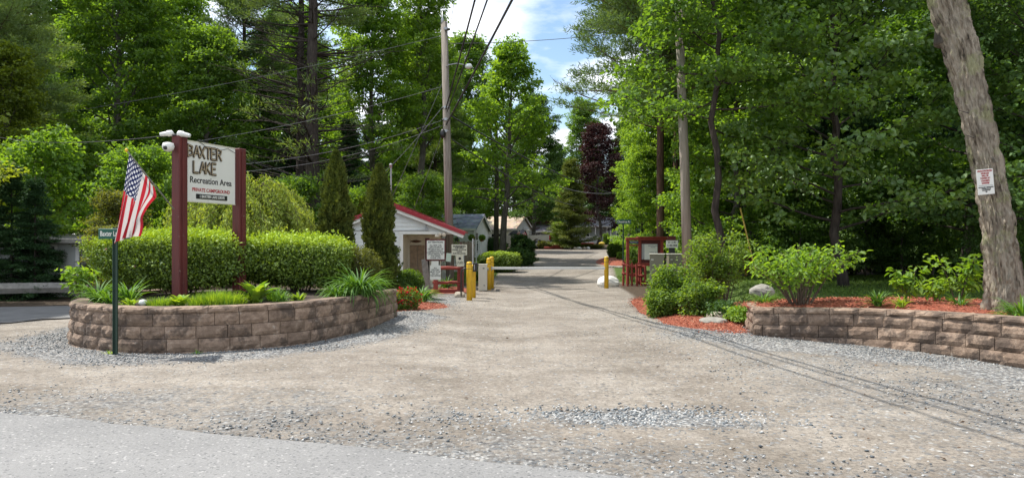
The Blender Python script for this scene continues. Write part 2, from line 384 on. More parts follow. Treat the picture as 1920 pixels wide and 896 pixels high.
def groundmat():
    m, t, b = newmat('dirt_and_gravel'); v = tcoord(t)
    mk = t.nodes.new('ShaderNodeAttribute'); mk.attribute_name = 'mask'; sep = t.nodes.new('ShaderNodeSeparateColor'); t.links.new(mk.outputs['Color'], sep.inputs[0])
    big = noise(t, v, .35, 6, .6); mid = noise(t, v, 5.5, 7, .75); fine = noise(t, v, 24, 6, .85)
    dirt = ramp(t, mixrgb(t, .45, big, mid), [(.34, (.15, .125, .101)), (.5, (.238, .21, .177)), (.64, (.315, .286, .249))])
    dirt = mixrgb(t, .55, dirt, ramp(t, fine, [(.36, (.22,)*3), (.64, (1.7,)*3)]), 'MULTIPLY')  # strong fine contrast paints in the self-shadowing of the grit
    patch = noise(t, tcoord(t, 'Object', (1, 1.7, 1)), .8, 8, .68); dirt = mixrgb(t, 1, dirt, ramp(t, patch, [(.40, (.82, .81, .79)), (.50, (.97, .965, .96)), (.60, (1.10, 1.10, 1.09))]), 'MULTIPLY')
    # scattered pale grit on the dirt
    vc = voro(t, v, 27, out='Color'); vd = voro(t, v, 27)
    vs = t.nodes.new('ShaderNodeSeparateColor'); t.links.new(vc, vs.inputs[0])
    stone = ramp(t, vs.outputs[0], [(0, (.07, .075, .08)), (.35, (.19, .20, .205)), (.75, (.33, .33, .32)), (1, (.5, .49, .46))])
    stone = mixrgb(t, ramp(t, vd, [(.25, (0, 0, 0)), (.75, (.75,)*3)]), stone, (.13, .115, .10))
    pick = mth(t, 'GREATER_THAN', vs.outputs[1], mth(t, 'SUBTRACT', .93, mth(t, 'MULTIPLY', sep.outputs[0], .35)))
    dirt = mixrgb(t, mth(t, 'MULTIPLY', pick, .8), dirt, stone)
    gfac = mth(t, 'MULTIPLY', mth(t, 'SUBTRACT', mth(t, 'ADD', sep.outputs[0], mth(t, 'MULTIPLY', mth(t, 'SUBTRACT', mid, .5), 1.3)), .30), 3.0, clamp=True)
    c = mixrgb(t, gfac, dirt, stone)
    lawn = ramp(t, mixrgb(t, .5, mid, fine), [(.35, (.035, .06, .012)), (.65, (.10, .155, .03))])
    litter = ramp(t, mixrgb(t, .5, mid, fine), [(.35, (.03, .022, .014)), (.65, (.10, .07, .045))])
    lf = mth(t, 'MULTIPLY', mth(t, 'SUBTRACT', mth(t, 'ADD', sep.outputs[1], mth(t, 'MULTIPLY', mth(t, 'SUBTRACT', mid, .5), .8)), .35), 3.5, clamp=True)
    tf = mth(t, 'MULTIPLY', mth(t, 'SUBTRACT', mth(t, 'ADD', sep.outputs[2], mth(t, 'MULTIPLY', mth(t, 'SUBTRACT', mid, .5), .8)), .35), 3.5, clamp=True)
    c = mixrgb(t, tf, c, litter); c = mixrgb(t, lf, c, lawn)
    t.links.new(c, b.inputs['Base Color']); b.inputs['Roughness'].default_value = .93; b.inputs['Specular IOR Level'].default_value = .25
    hb = mth(t, 'MULTIPLY', mth(t, 'SUBTRACT', 1, vd), mth(t, 'ADD', mth(t, 'MULTIPLY', gfac, .9), mth(t, 'MULTIPLY', pick, .5)))
    nb = bump(t, None, hb, .8, .02); nb = bump(t, None, fine, .5, .008, nb); bump(t, b, mid, .35, .05, nb)
    return m
M['ground'] = groundmat()
def asphalt():
    m, t, b = newmat('worn_asphalt'); v = tcoord(t)
    n = noise(t, v, 1.2, 5); f = noise(t, v, 52, 5, .9); vo = voro(t, v, 60, out='Color')
    c = ramp(t, n, [(.3, (.225, .222, .218)), (.7, (.285, .28, .274))])
    c = mixrgb(t, .8, c, ramp(t, f, [(.35, (.62,)*3), (.7, (1.32,)*3)]), 'MULTIPLY'); vs_ = t.nodes.new('ShaderNodeSeparateColor'); t.links.new(vo, vs_.inputs[0]); c = mixrgb(t, mth(t, 'GREATER_THAN', vs_.outputs[0], .97), c, (.38, .37, .36)); c = mixrgb(t, mth(t, 'LESS_THAN', vs_.outputs[0], .06), c, (.15, .15, .15))
    t.links.new(c, b.inputs['Base Color']); b.inputs['Roughness'].default_value = .85
    bump(t, b, f, .5, .006); return m
M['asphalt'] = asphalt()
M['asphalt_dark'] = plain('side_road_asphalt', (.16, .155, .15), .9, vary=.2, scale=2, bmp=.2)
def mulchmat():
    m, t, b = newmat('red_mulch'); v = tcoord(t, 'Object', (1, 1, 1))
    n = noise(t, v, 55, 4, .8); n2 = noise(t, v, 2.5, 4)
    c = ramp(t, n, [(.3, (.06, .018, .010)), (.5, (.27, .062, .03)), (.72, (.46, .16, .08))])
    c = mixrgb(t, ramp(t, n2, [(.4, (0,)*3), (.7, (.35,)*3)]), c, (.2, .06, .03))
    t.links.new(c, b.inputs['Base Color']); b.inputs['Roughness'].default_value = .9; bump(t, b, n, .9, .02); return m
M['mulch'] = mulchmat()
m, t, b = newmat('mulch_chip'); t.links.new(ramp(t, attr(t, 'var'), [(0, (.05, .018, .012)), (.45, (.33, .07, .032)), (.8, (.44, .14, .07)), (1, (.50, .33, .22))]), b.inputs['Base Color']); b.inputs['Roughness'].default_value = .85; M['chip'] = m
m, t, b = newmat('gravel_stone'); t.links.new(mixrgb(t, .4, ramp(t, attr(t, 'var'), [(0, (.06, .07, .08)), (.4, (.17, .19, .20)), (.75, (.31, .315, .31)), (1, (.5, .49, .46))]), noise(t, tcoord(t), 60, 3), 'SOFT_LIGHT'), b.inputs['Base Color']); b.inputs['Roughness'].default_value = .85; M['stone'] = m

# ---------------------------------------------------------------- leaves, shrubs and blades (numpy)
def norm(a): return a/np.maximum(np.linalg.norm(a, axis=-1, keepdims=True), 1e-9)
def leaves(P, D, Nn, L, W, var, fold=.25, six=False, droop=0.0):
    P = np.asarray(P); D = norm(D); S = norm(np.cross(D, Nn)); Nn = np.cross(S, D)
    n = len(P); L = np.broadcast_to(L, (n,))[:, None]; W = np.broadcast_to(W, (n,))[:, None]
    if not six:
        V = np.stack([P, P+D*L*.45+S*W*.5+Nn*W*fold, P+D*L-Nn*L*droop, P+D*L*.45-S*W*.5+Nn*W*fold], 1).reshape(-1, 3)
        Fs = np.arange(n*4).reshape(n, 4)
        return V, Fs, np.repeat(var, 4)
    V = np.stack([P, P+D*L*.3+S*W*.5+Nn*W*fold, P+D*L*.72+S*W*.36+Nn*W*fold*.6-Nn*L*droop*.4, P+D*L-Nn*L*droop, P+D*L*.72-S*W*.36+Nn*W*fold*.6-Nn*L*droop*.4, P+D*L*.3-S*W*.5+Nn*W*fold], 1).reshape(-1, 3)
    b_ = (np.arange(n)*6)[:, None]
    Fs = np.concatenate([b_+np.array([[0, 1, 2, 3]]), b_+np.array([[0, 3, 4, 5]])], 1).reshape(-1, 4)
    return V, Fs, np.repeat(var, 6)
def rdir(n, g=None):
    g = g or rng; return norm(g.normal(size=(n, 3)))

def spray_leaves(C, n_per, rad, thick, L, W, g, axis=None, updown=.45, six=False, droop=.1, jit_L=.35, vmul=.35):
    """discs of leaves round the centres C"""
    n = len(C)*n_per; c = np.repeat(C, n_per, 0)
    ang = g.uniform(0, 2*np.pi, n); r = np.sqrt(g.uniform(0, 1, n))*np.repeat(np.broadcast_to(rad, (len(C),)), n_per)
    off = np.stack([np.cos(ang)*r, np.sin(ang)*r, g.normal(size=n)*thick], 1)
    tilt = np.repeat(g.normal(size=(len(C), 2))*.28, n_per, 0); off[:, 2] += off[:, 0]*tilt[:, 0]+off[:, 1]*tilt[:, 1]-r*r*.25
    P = c+off
    D = norm(np.stack([np.cos(ang), np.sin(ang), np.full(n, -.25)], 1)+g.normal(size=(n, 3))*.6)
    Nn = norm(np.array([0, 0, 1.0])+g.normal(size=(n, 3))*updown)
    var = np.clip(np.repeat(g.uniform(0, 1, len(C)), n_per)*.55+g.uniform(0, .45, n), 0, 1)
    s = 1+g.uniform(-jit_L, jit_L, n)
    return leaves(P, D, Nn, L*s, W*s, var, six=six, droop=droop)

def smooth_path(p0, d, L, k, curve, g, wob=.06):
    pts = [np.array(p0, float)]; d = np.array(d, float)
    for i in range(k):
        d = d+np.array([0, 0, curve/k])+g.normal(size=3)*wob; d /= np.linalg.norm(d); pts.append(pts[-1]+d*L/k)
    return pts

def broadleaf(seed, H=16, cb=.2, Rr=4, nl=46, leaf=(.16, .13), per=38, r0=None, sr=.55, low=15, top=65, mat='l_maple', bark='bark_grey', six=False, lean=(0, 0), prof=None, tw=7, updown=.75):
    g = np.random.default_rng(seed); r0 = r0 or .0115*H+.03
    tr = [np.array([0, 0, -.3])]; k = 14
    sway = np.cumsum(g.normal(size=(k+1, 2))*.10, 0)
    for i in range(1, k+1):
        z = H*.96*i/k; tr.append(np.array([sway[i, 0]+lean[0]*i/k, sway[i, 1]+lean[1]*i/k, z]))
    tm = MB(); tm.tube(tr, [r0*(1.35 if i == 0 else 1)*(1-i/k)**.75+.015 for i in range(k+1)], 10)
    bm = MB(); C = []
    for i in range(nl):
        t_ = cb+(.97-cb)*((i+.5)/nl)**.9; q = (t_-cb)/(1-cb)
        f = (t_/.96)*k; a = int(min(f, k-1)); f -= a; p0 = tr[a]*(1-f)+tr[min(a+1, k)]*f
        pr = prof(q) if prof else (1-q)**.55*(.72+.55*q) if q > .12 else .75
        L = Rr*pr*g.uniform(.75, 1.12)+.4
        az = i*2.399+g.uniform(-.4, .4); el = R(low+(top-low)*q+g.uniform(-8, 10))
        d = (math.cos(az)*math.cos(el), math.sin(az)*math.cos(el), math.sin(el))
        P = smooth_path(p0, d, L, 6, .25 if q < .5 else .1, g)
        rb = r0*.34*(1-q*.7)
        bm.tube(P, [max(.012, rb*(1-j/7)) for j in range(7)], 5, cap=False)
        for s_ in range(tw):
            u = .28+.72*(s_+.6)/tw; j = min(int(u*6), 5); fr = u*6-j; b0 = P[j]*(1-fr)+P[j+1]*fr
            dd = P[j+1]-P[j]; dd /= np.linalg.norm(dd); sd = np.cross(dd, [0, 0, 1.0]); sd /= (np.linalg.norm(sd)+1e-6)
            d2 = dd*.7+sd*(1 if s_ % 2 else -1)*g.uniform(.5, 1)+g.normal(size=3)*.22
            l2 = (.30*L*(1.15-u)+.45)*g.uniform(.7, 1.2)
            Q = smooth_path(b0, d2/np.linalg.norm(d2), l2, 3, -.1, g, .1)
            bm.tube(Q, [.014, .010, .008, .005], 3, cap=False)
            C.append(Q[-1]); C.append(Q[2]*.5+Q[1]*.5)
        C.append(P[-1])
    C = np.array(C)
    V, Fs, var = spray_leaves(C, per, g.uniform(sr*.65, sr*1.2, len(C)), .07, leaf[0], leaf[1], g, six=six, updown=updown)
    return (mesh_data('trunk', tm.v, tm.f, M[bark], True), mesh_data('branches', bm.v, bm.f, M[bark], True), mesh_data('crown', V, Fs, M[mat], False, None, var))

def pine(seed, H=20, cb=.45, Rr=4.2, step=.55, dead=.15, mat='l_pine', bark='bark_dark', per=26, r0=None, ndead=3):
    g = np.random.default_rng(seed); r0 = r0 or .0125*H
    k = 14; sway = np.cumsum(g.normal(size=(k+1, 2))*.05, 0)
    tr = [np.array([sway[i, 0], sway[i, 1], -.3 if i == 0 else H*i/k]) for i in range(k+1)]
    tm = MB(); tm.tube(tr, [r0*(1-i/k)**.8+.02 for i in range(k+1)], 10)
    bm = MB(); C = []; A = []
    z = dead*H
    while z < H*.985:
        q = (z-cb*H)/(H*(1-cb)); nb = 5 if q > 0 else ndead
        for j in range(nb):
            az = g.uniform(0, 2*np.pi); f = z/H*k; a = int(min(f, k-1)); f -= a; p0 = tr[a]*(1-f)+tr[a+1]*f
            if q > 0: L = Rr*((1-q)**.8*.95+.12)*g.uniform(.6, 1.1)
            else: L = Rr*g.uniform(.4, .95)
            el = R(g.uniform(-5, 12)+(20*q if q > 0 else 0)); d = (math.cos(az)*math.cos(el), math.sin(az)*math.cos(el), math.sin(el))
            P = smooth_path(p0, d, L, 6, .18, g, .07)
            bm.tube(P, [max(.012, .05*(1-i/6.5)) for i in range(7)], 4, cap=False)
            nt_ = 10
            for s_ in range(nt_):
                u = .3+.7*(s_+.5)/nt_; jj = min(int(u*6), 5); fr = u*6-jj; b0 = P[jj]*(1-fr)+P[jj+1]*fr
                dd = P[jj+1]-P[jj]; dd /= np.linalg.norm(dd); sd = np.cross(dd, [0, 0, 1.0]); sd /= (np.linalg.norm(sd)+1e-6)
                d2 = dd*.8+sd*(1 if s_ % 2 else -1)*g.uniform(.4, .9)+g.normal(size=3)*.15; d2 /= np.linalg.norm(d2)
                l2 = (.25*L*(1.1-u)+.25)*g.uniform(.6, 1.2)
                Q = smooth_path(b0, d2, l2, 2, .15, g, .1)
                bm.tube(Q, [.011, .008, .004], 3, cap=False)
                if q > 0 or g.uniform() < .05: C += [Q[-1], Q[1]]; A += [d2, d2]
            if q > 0: C.append(P[-1]); A.append(P[-1]-P[-2])
        z += step*g.uniform(.7, 1.2)*(1 if q > 0 else 1.15)
    C = np.array(C); A = norm(np.array(A)); n = len(C)*per
    c = np.repeat(C, per, 0); a = np.repeat(A, per, 0)
    P = c+g.normal(size=(n, 3))*np.array([.22, .22, .09])
    D = norm(a*.9+np.array([0, 0, .45])+g.normal(size=(n, 3))*.75)
    V, Fs, var = leaves(P, D, rdir(n, g), g.uniform(.16, .30, n), g.uniform(.03, .05, n), np.clip(np.repeat(g.uniform(0, .7, len(C)), per)+g.uniform(0, .3, n), 0, 1), fold=.1)
    return (mesh_data('trunk', tm.v, tm.f, M[bark], True), mesh_data('branches', bm.v, bm.f, M[bark], True), mesh_data('crown', V, Fs, M[mat], False, None, var))

def conifer(seed, H=14, cb=.06, Rr=3, step=.32, mat='l_hem', bark='bark_dark', per=30, droop=-.25, pw=.85, leaf=(.16, .05)):
    g = np.random.default_rng(seed); r0 = .013*H
    tm = MB(); tm.tube([(0, 0, -.3), (0, 0, H*.5), (0, 0, H)], [r0, r0*.55, .02], 8)
    bm = MB(); C = []; A = []
    z = cb*H
    while z < H*.98:
        q = z/H; nb = 5
        for j in range(nb):
            az = g.uniform(0, 2*np.pi); L = Rr*((1-q)**pw)*g.uniform(.65, 1.1)+.12
            el = R(g.uniform(-8, 14)+15*q); d = (math.cos(az)*math.cos(el), math.sin(az)*math.cos(el), math.sin(el))
            P = smooth_path((0, 0, z), d, L, 5, droop, g, .05)
            bm.tube(P, [max(.008, .035*(1-i/5.5)) for i in range(6)], 3, cap=False)
            nt_ = max(3, int(L*3.2))
            for s_ in range(nt_):
                u = .15+.85*(s_+.5)/nt_; jj = min(int(u*5), 4); fr = u*5-jj; b0 = P[jj]*(1-fr)+P[jj+1]*fr
                dd = P[jj+1]-P[jj]; dd /= np.linalg.norm(dd); sd = np.cross(dd, [0, 0, 1.0]); sd /= (np.linalg.norm(sd)+1e-6)
                wdt = .30*L*(1.1-u)+.12
                for sg in (-1, 1): C.append(b0+sd*sg*wdt*g.uniform(.3, .9)+dd*.1); A.append(dd+sd*sg*.8+np.array([0, 0, -.15]))
            C.append(P[-1]); A.append(P[-1]-P[-2])
        z += step*g.uniform(.7, 1.2)*(1.1-.5*q)
    C = np.array(C); A = norm(np.array(A)); n = len(C)*per
    c = np.repeat(C, per, 0); a = np.repeat(A, per, 0)
    P = c+a*g.uniform(-.22, .22, n)[:, None]+g.normal(size=(n, 3))*np.array([.10, .10, .05])
    D = norm(a+g.normal(size=(n, 3))*.6); Nn = norm(np.array([0, 0, 1.0])+g.normal(size=(n, 3))*.5)
    V, Fs, var = leaves(P, D, Nn, leaf[0]*g.uniform(.7, 1.3, n), leaf[1]*g.uniform(.7, 1.3, n), np.clip(np.repeat(g.uniform(0, .6, len(C)), per)+g.uniform(0, .4, n), 0, 1), fold=.1)
    return (mesh_data('trunk', tm.v, tm.f, M[bark], True), mesh_data('branches', bm.v, bm.f, M[bark], True), mesh_data('crown', V, Fs, M[mat], False, None, var))

def put_tree(proto, label, name, x, y, s=1, rz=0, group=None, sz=None, cat='tree', mat=None, z=None, tilt=None):
    o = thing(name, label, cat, (x, y, tzf(x, y) if z is None else z), rz, group)
    o.scale = (s, s, sz or s)
    if tilt: o.rotation_euler = (tilt[0], tilt[1], rz)
    for nm, me in zip(('trunk', 'branches', 'crown'), proto):
        if me is None: continue
        c = link(nm, me, o)
        if mat and nm == 'crown': c.material_slots[0].link = 'OBJECT'; c.material_slots[0].material = M[mat]
    return o
# ================================================================ GROUND
def sm(e0, e1, x): t_ = np.clip((x-e0)/(e1-e0), 0, 1); return t_*t_*(3-2*t_)
def catmull(P, n=10, closed=False):
    P = [np.array(p, float) for p in P]; k = len(P); out = []
    rg = range(k) if closed else range(k-1)
    for i in rg:
        p0 = P[(i-1) % k] if closed or i > 0 else 2*P[0]-P[1]; p1 = P[i]; p2 = P[(i+1) % k]; p3 = P[(i+2) % k] if closed or i+2 < k else 2*P[-1]-P[-2]
        for j in range(n):
            t_ = j/n; out.append(.5*((2*p1)+(-p0+p2)*t_+(2*p0-5*p1+4*p2-p3)*t_*t_+(-p0+3*p1-3*p2+p3)*t_**3))
    if not closed: out.append(P[-1])
    return np.array(out)
LW = [(-6.2, 16.6), (-7.3, 15.2), (-7.75, 13.4), (-7.45, 12.0), (-6.93, 11.25), (-5.94, 10.66), (-5.2, 10.58), (-4.57, 10.72), (-4.0, 11.02), (-3.47, 11.5), (-3.14, 12.2), (-2.8, 13.2), (-2.58, 14.2), (-2.45, 14.9)]
LWc = catmull(LW, 12)
RW = [(4.14, 12.1), (4.85, 11.78), (5.64, 11.36), (6.07, 10.84), (6.42, 10.25), (6.6, 9.75), (6.72, 9.3), (7.1, 8.5), (7.9, 7.6), (9.2, 6.8)]
RWc = catmull(RW, 12)
def dpoly(x, y, P):
    d = np.full(np.shape(x), 1e9)
    for a, b_ in zip(P[:-1], P[1:]):
        ab = b_-a; t_ = np.clip(((x-a[0])*ab[0]+(y-a[1])*ab[1])/(ab@ab+1e-9), 0, 1)
        d = np.minimum(d, np.hypot(x-a[0]-t_*ab[0], y-a[1]-t_*ab[1]))
    return d
def drv_l(y): return np.interp(y, [0, 16, 20, 25, 38, 52, 66, 72, 300], [-30, -2.4, -1.9, -1.15, -.55, .9, 2.2, 60, 60])
def drv_r(y): return np.interp(y, [0, 14, 18, 22, 28, 45, 66, 72, 300], [30, 3.3, 3.3, 3.9, 4.2, 6.3, 9.6, -60, -60])
def masks(x, y):
    gL = 1-sm(.35, 1.5, dpoly(x, y, LWc)); gR = 1-sm(.6, 1.9, dpoly(x, y, RWc))
    edge = np.interp(x, [-12, -4.9, -1.4, .52, 6], [7.6, 6.75, 5.6, 4.94, 3.0])    # asphalt edge y at x
    gE = np.maximum((1-sm(.05, .6, y-edge))*.62, (1-sm(.8, 2.4, y-edge+.6*np.sin(x*.8)))*.42)
    pat = np.exp(-(((x-1.25-.35*(6.75-y))/1.15)**2+((y-6.62)/.36)**2)**1.3)
    pat3 = .22*sm(1.5, 3.2, x)*(1-sm(9.5, 12.5, y))*sm(-.2, .4, x-(24.2-y)*.17+.2)
    pat2 = np.exp(-(((x-5.6)/1.4)**2+((y-8.3)/.8)**2))*.45+np.exp(-(((x+8.5)/2.2)**2+((y-11)/1.2)**2))*.55
    side = np.exp(-(((x-3.4)/.9)**2+((y-13.5)/3.5)**2))*.55+np.exp(-(((x+2.0)/.7)**2+((y-20)/3.5)**2))*.7
    gen = .18*sm(1, 5, x)*(y < 14)
    g = np.clip(np.maximum.reduce([gL, gR*.95, gE, pat*1.15, pat2, pat3, side])+gen, 0, 1)
    inl = sm(-.3, .5, x-drv_l(y))*sm(-.3, .5, drv_r(y)-x)
    near = 1-sm(14, 17, y)
    road = np.maximum(inl, near)
    right = (x > 2).astype(float)
    # lawn to the right behind the kiosk, a verge left of the drive
    lawn = sm(5.3, 6.3, x)*sm(15.5, 17, y)*(1-sm(29, 33, y))+(1-road)*sm(27, 30, y)*(1-sm(58, 64, y))*(x < 2)*sm(-9, -4, x)+(1-road)*(x > 3)*(x < 9)*sm(26, 30, y)*(1-sm(44, 50, y))*.8
    lawn = np.clip(lawn, 0, 1)*(1-road*.95)
    litter = (1-road)*np.clip(sm(15, 20, y)*(1-lawn), 0, 1)
    litter = np.where((x < -1) & (y < 27) & (x > -6), litter*.3, litter)
    g = np.where(y > 26, g*.4, g)*(1-lawn)
    g = g*np.clip(.25+1.5*fbm(np.stack([x*1.3, y*2.2, x*0], -1), 9, 5), .2, 1.2)
    for (xa, xb) in ((-.1, -1.1), (1.5, 1.1)):      # packed wheel tracks through the gate
        xc = np.interp(y, [4, 10, 25], [xb*2.2+.2, xb*.9+.6, xa+.5]); g = g*(1-.75*np.exp(-((x-xc)/.38)**2)*(y > 6.5))
    return np.clip(g, 0, 1), lawn, litter
def set_mask(me, V):
    g, l, f = masks(V[:, 0], V[:, 1]); a = me.attributes.new('mask', 'FLOAT_COLOR', 'POINT')
    c = np.stack([g, l, f, np.ones(len(V))], 1).astype(np.float32); a.data.foreach_set('color', c.ravel())
xs = np.concatenate([[-260, -200, -150, -110, -80, -60, -45], np.arange(-36, -14, 1.0), np.arange(-14, 14, .16), np.arange(14, 36, 1.0), [45, 60, 80, 110, 150, 200, 260]])
ys = np.concatenate([[-60, -35, -20, -10, -4, 0, 2], np.arange(3, 31, .16), np.arange(31, 90, .8), [95, 105, 120, 150, 200, 300, 420]])
X, Y = np.meshgrid(xs, ys); Z = tz(X, Y)
Z = Z+np.where(Y < 32, .018*(fbm(np.stack([X*.9, Y*.9, X*0], -1), 5, 3)-.5)*2, 0)*np.where(Y < 4.2, 0, 1)
for (xa, xb) in ((-.1, -1.1), (1.5, 1.1)):
    xc = np.interp(Y, [4, 10, 25], [xb*2.2+.2, xb*.9+.6, xa+.5]); Z = Z-.022*np.exp(-((X-xc)/.33)**2)*sm(6, 8, Y)*(1-sm(24, 30, Y))
Z = Z-.035*np.exp(-(((X-.75)/.8)**2+((Y-7.45)/.35)**2))+.02*np.exp(-(((X+2.5)/1.5)**2+((Y-7.3)/.5)**2))
V = np.stack([X, Y, Z], -1).reshape(-1, 3)
ny, nx = X.shape; i = np.arange(ny-1)[:, None]*nx+np.arange(nx-1)[None]; Fs = np.stack([i, i+1, i+nx+1, i+nx], -1).reshape(-1, 4)
g_o = mkmesh('ground', V, Fs, M['ground'], smooth=True); set_mask(g_o.data, V); tag(g_o, kind='structure')
# asphalt road in the foreground, with a slightly ragged edge
ex = np.arange(-30, 14, .12); ey = np.interp(ex, [-30, -12, -4.9, -1.4, .52, 6, 14], [11.5, 8.35, 6.78, 5.66, 5.0, 3.05, .2])+.05*(fbm(np.stack([ex*1.7, ex*0, ex*0], -1), 3, 4)-.5)*2
mb = MB(); vs = []
for a, b_ in zip(ex, ey): vs += [(a, b_, -.02), (a, b_-.03, .032), (a-.8, b_-3.2, .05), (a-1.6, b_-7.5, .035)]
fs = [(i*4+j, i*4+j+1, i*4+j+5, i*4+j+4) for i in range(len(ex)-1) for j in range(3)]
mb.add(vs, fs); tag(mb.build('road', M['asphalt'], smooth=True), kind='structure')
# side road passing behind the left bed
sr_c = catmull([(-40, 12.4), (-24, 14.6), (-15, 15.5), (-10, 16.6), (-7.6, 19.2), (-7.2, 23)], 14); vs = []
for k in range(len(sr_c)):
    t_ = sr_c[min(k+1, len(sr_c)-1)]-sr_c[max(k-1, 0)]; t_ /= np.linalg.norm(t_); n_ = np.array([-t_[1], t_[0]])
    for s_ in (-2.0, -.7, .7, 2.0): p = sr_c[k]+n_*s_*(1 if k < 40 else .7); vs.append((p[0], p[1], tzf(*p)+.028))
fs = [(i*4+j, i*4+j+1, i*4+j+5, i*4+j+4) for i in range(len(sr_c)-1) for j in range(3)]
tag(MB().add(vs, fs).build('side_road', M['asphalt_dark'], smooth=True), kind='structure')

# loose stones
def inside(poly, x, y):
    c = np.zeros(np.shape(x), bool); j = len(poly)-1
    for i_ in range(len(poly)):
        xi, yi = poly[i_]; xj, yj = poly[j]
        c ^= ((yi > y) != (yj > y)) & (x < (xj-xi)*(y-yi)/(yj-yi+1e-12)+xi); j = i_
    return c
def stones(name, n, box, fn, smin, smax, label, z=tz, mat='stone'):
    P = rng.uniform([box[0], box[2]], [box[1], box[3]], (n*6, 2)); k = fn(P[:, 0], P[:, 1]); P = P[rng.uniform(size=len(P)) < k][:n]; n = len(P)
    O = np.array([[1, 0, 0], [0, 1, 0], [-1, 0, 0], [0, -1, 0], [0, 0, 1], [0, 0, -1]], float)
    s = rng.uniform(smin, smax, n)*rng.uniform(.6, 1, n); V = O[None]*s[:, None, None]*rng.uniform(.5, 1.25, (n, 6, 1))*np.array([1, .8, .55])
    a = rng.uniform(0, 6.28, n); ca, sa = np.cos(a)[:, None], np.sin(a)[:, None]
    V = np.stack([V[..., 0]*ca-V[..., 1]*sa, V[..., 0]*sa+V[..., 1]*ca, V[..., 2]+V[..., 0]*.25], -1)
    V[..., 0] += P[:, :1]; V[..., 1] += P[:, 1:]; V[..., 2] += (z(P[:, 0], P[:, 1])+s*.2)[:, None]
    T = np.array([[0, 1, 4], [1, 2, 4], [2, 3, 4], [3, 0, 4], [1, 0, 5], [2, 1, 5], [3, 2, 5], [0, 3, 5]])
    Fs = (np.arange(n)*6)[:, None, None]+T[None]
    o = mkmesh(name, V.reshape(-1, 3), Fs.reshape(-1, 3), M[mat], var=np.repeat(rng.uniform(0, 1, n), 6)); return tag(o, label, 'gravel', None, 'stuff')
gm = lambda x, y: masks(x, y)[0]**1.5
notasph = lambda x, y: (y > np.interp(x, [-12, -4.9, -1.4, .52, 6], [8.4, 6.8, 5.7, 5.05, 3.1])+.02)
stones('gravel', 30000, (-10, 8, 3.2, 22), lambda x, y: np.clip(gm(x, y), 0, 1)*notasph(x, y), .010, .024, 'loose grey crushed stone along the walls and the road edge')
stones('dirt_grit', 9000, (-9, 8, 3.2, 20), lambda x, y: notasph(x, y)*.6*(1-gm(x, y)), .005, .013, 'fine grit scattered over the tan dirt entrance')

stones('blue_stones', 1500, (-.6, 3.6, 6.0, 7.4), lambda x, y: np.exp(-(((x-1.1)/1.3)**2+((y-6.65)/.30)**2)), .018, .034, 'larger blue grey stones in the patch before the drive')
stones('blue_stones', 900, (-6, 3, 5.0, 8.0), lambda x, y: notasph(x, y)*np.clip(masks(x, y)[0], 0, 1)*.5, .016, .030, 'larger dark stones scattered along the road edge')
def litter(name, label, n, box, L0, mat_, fn):
    P = rng.uniform([box[0], box[2]], [box[1], box[3]], (n*3, 2)); P = P[rng.uniform(size=len(P)) < fn(P[:, 0], P[:, 1])][:n]; n = len(P); a = rng.uniform(0, 6.28, n)
    V, F_, v = leaves(np.column_stack([P, tz(P[:, 0], P[:, 1])+.012]), np.stack([np.cos(a), np.sin(a), rng.normal(size=n)*.15], 1), norm(np.array([0, 0, 1])+rng.normal(size=(n, 3))*.4), L0*rng.uniform(.5, 1.3, n), L0*.45*rng.uniform(.3, 1.2, n), rng.uniform(0, 1, n), fold=.3)
    tag(mkmesh(name, V, F_, M[mat_], var=v), label, 'leaf litter', None, 'stuff')
M['litter'] = plain('dry_leaves', (.12, .07, .035), .9, vary=.5, scale=30, use_var=True)
litter('leaf_litter', 'dry brown leaves and twigs blown over the drive and gravel', 650, (-9, 9, 5.2, 22), .055, 'litter', lambda x, y: np.clip(.15+.9*(masks(x, y)[0] > .3)+.5*(x > 2.5), 0, 1)*notasph(x, y)*~(inside(np.array(LWc), x, y)))
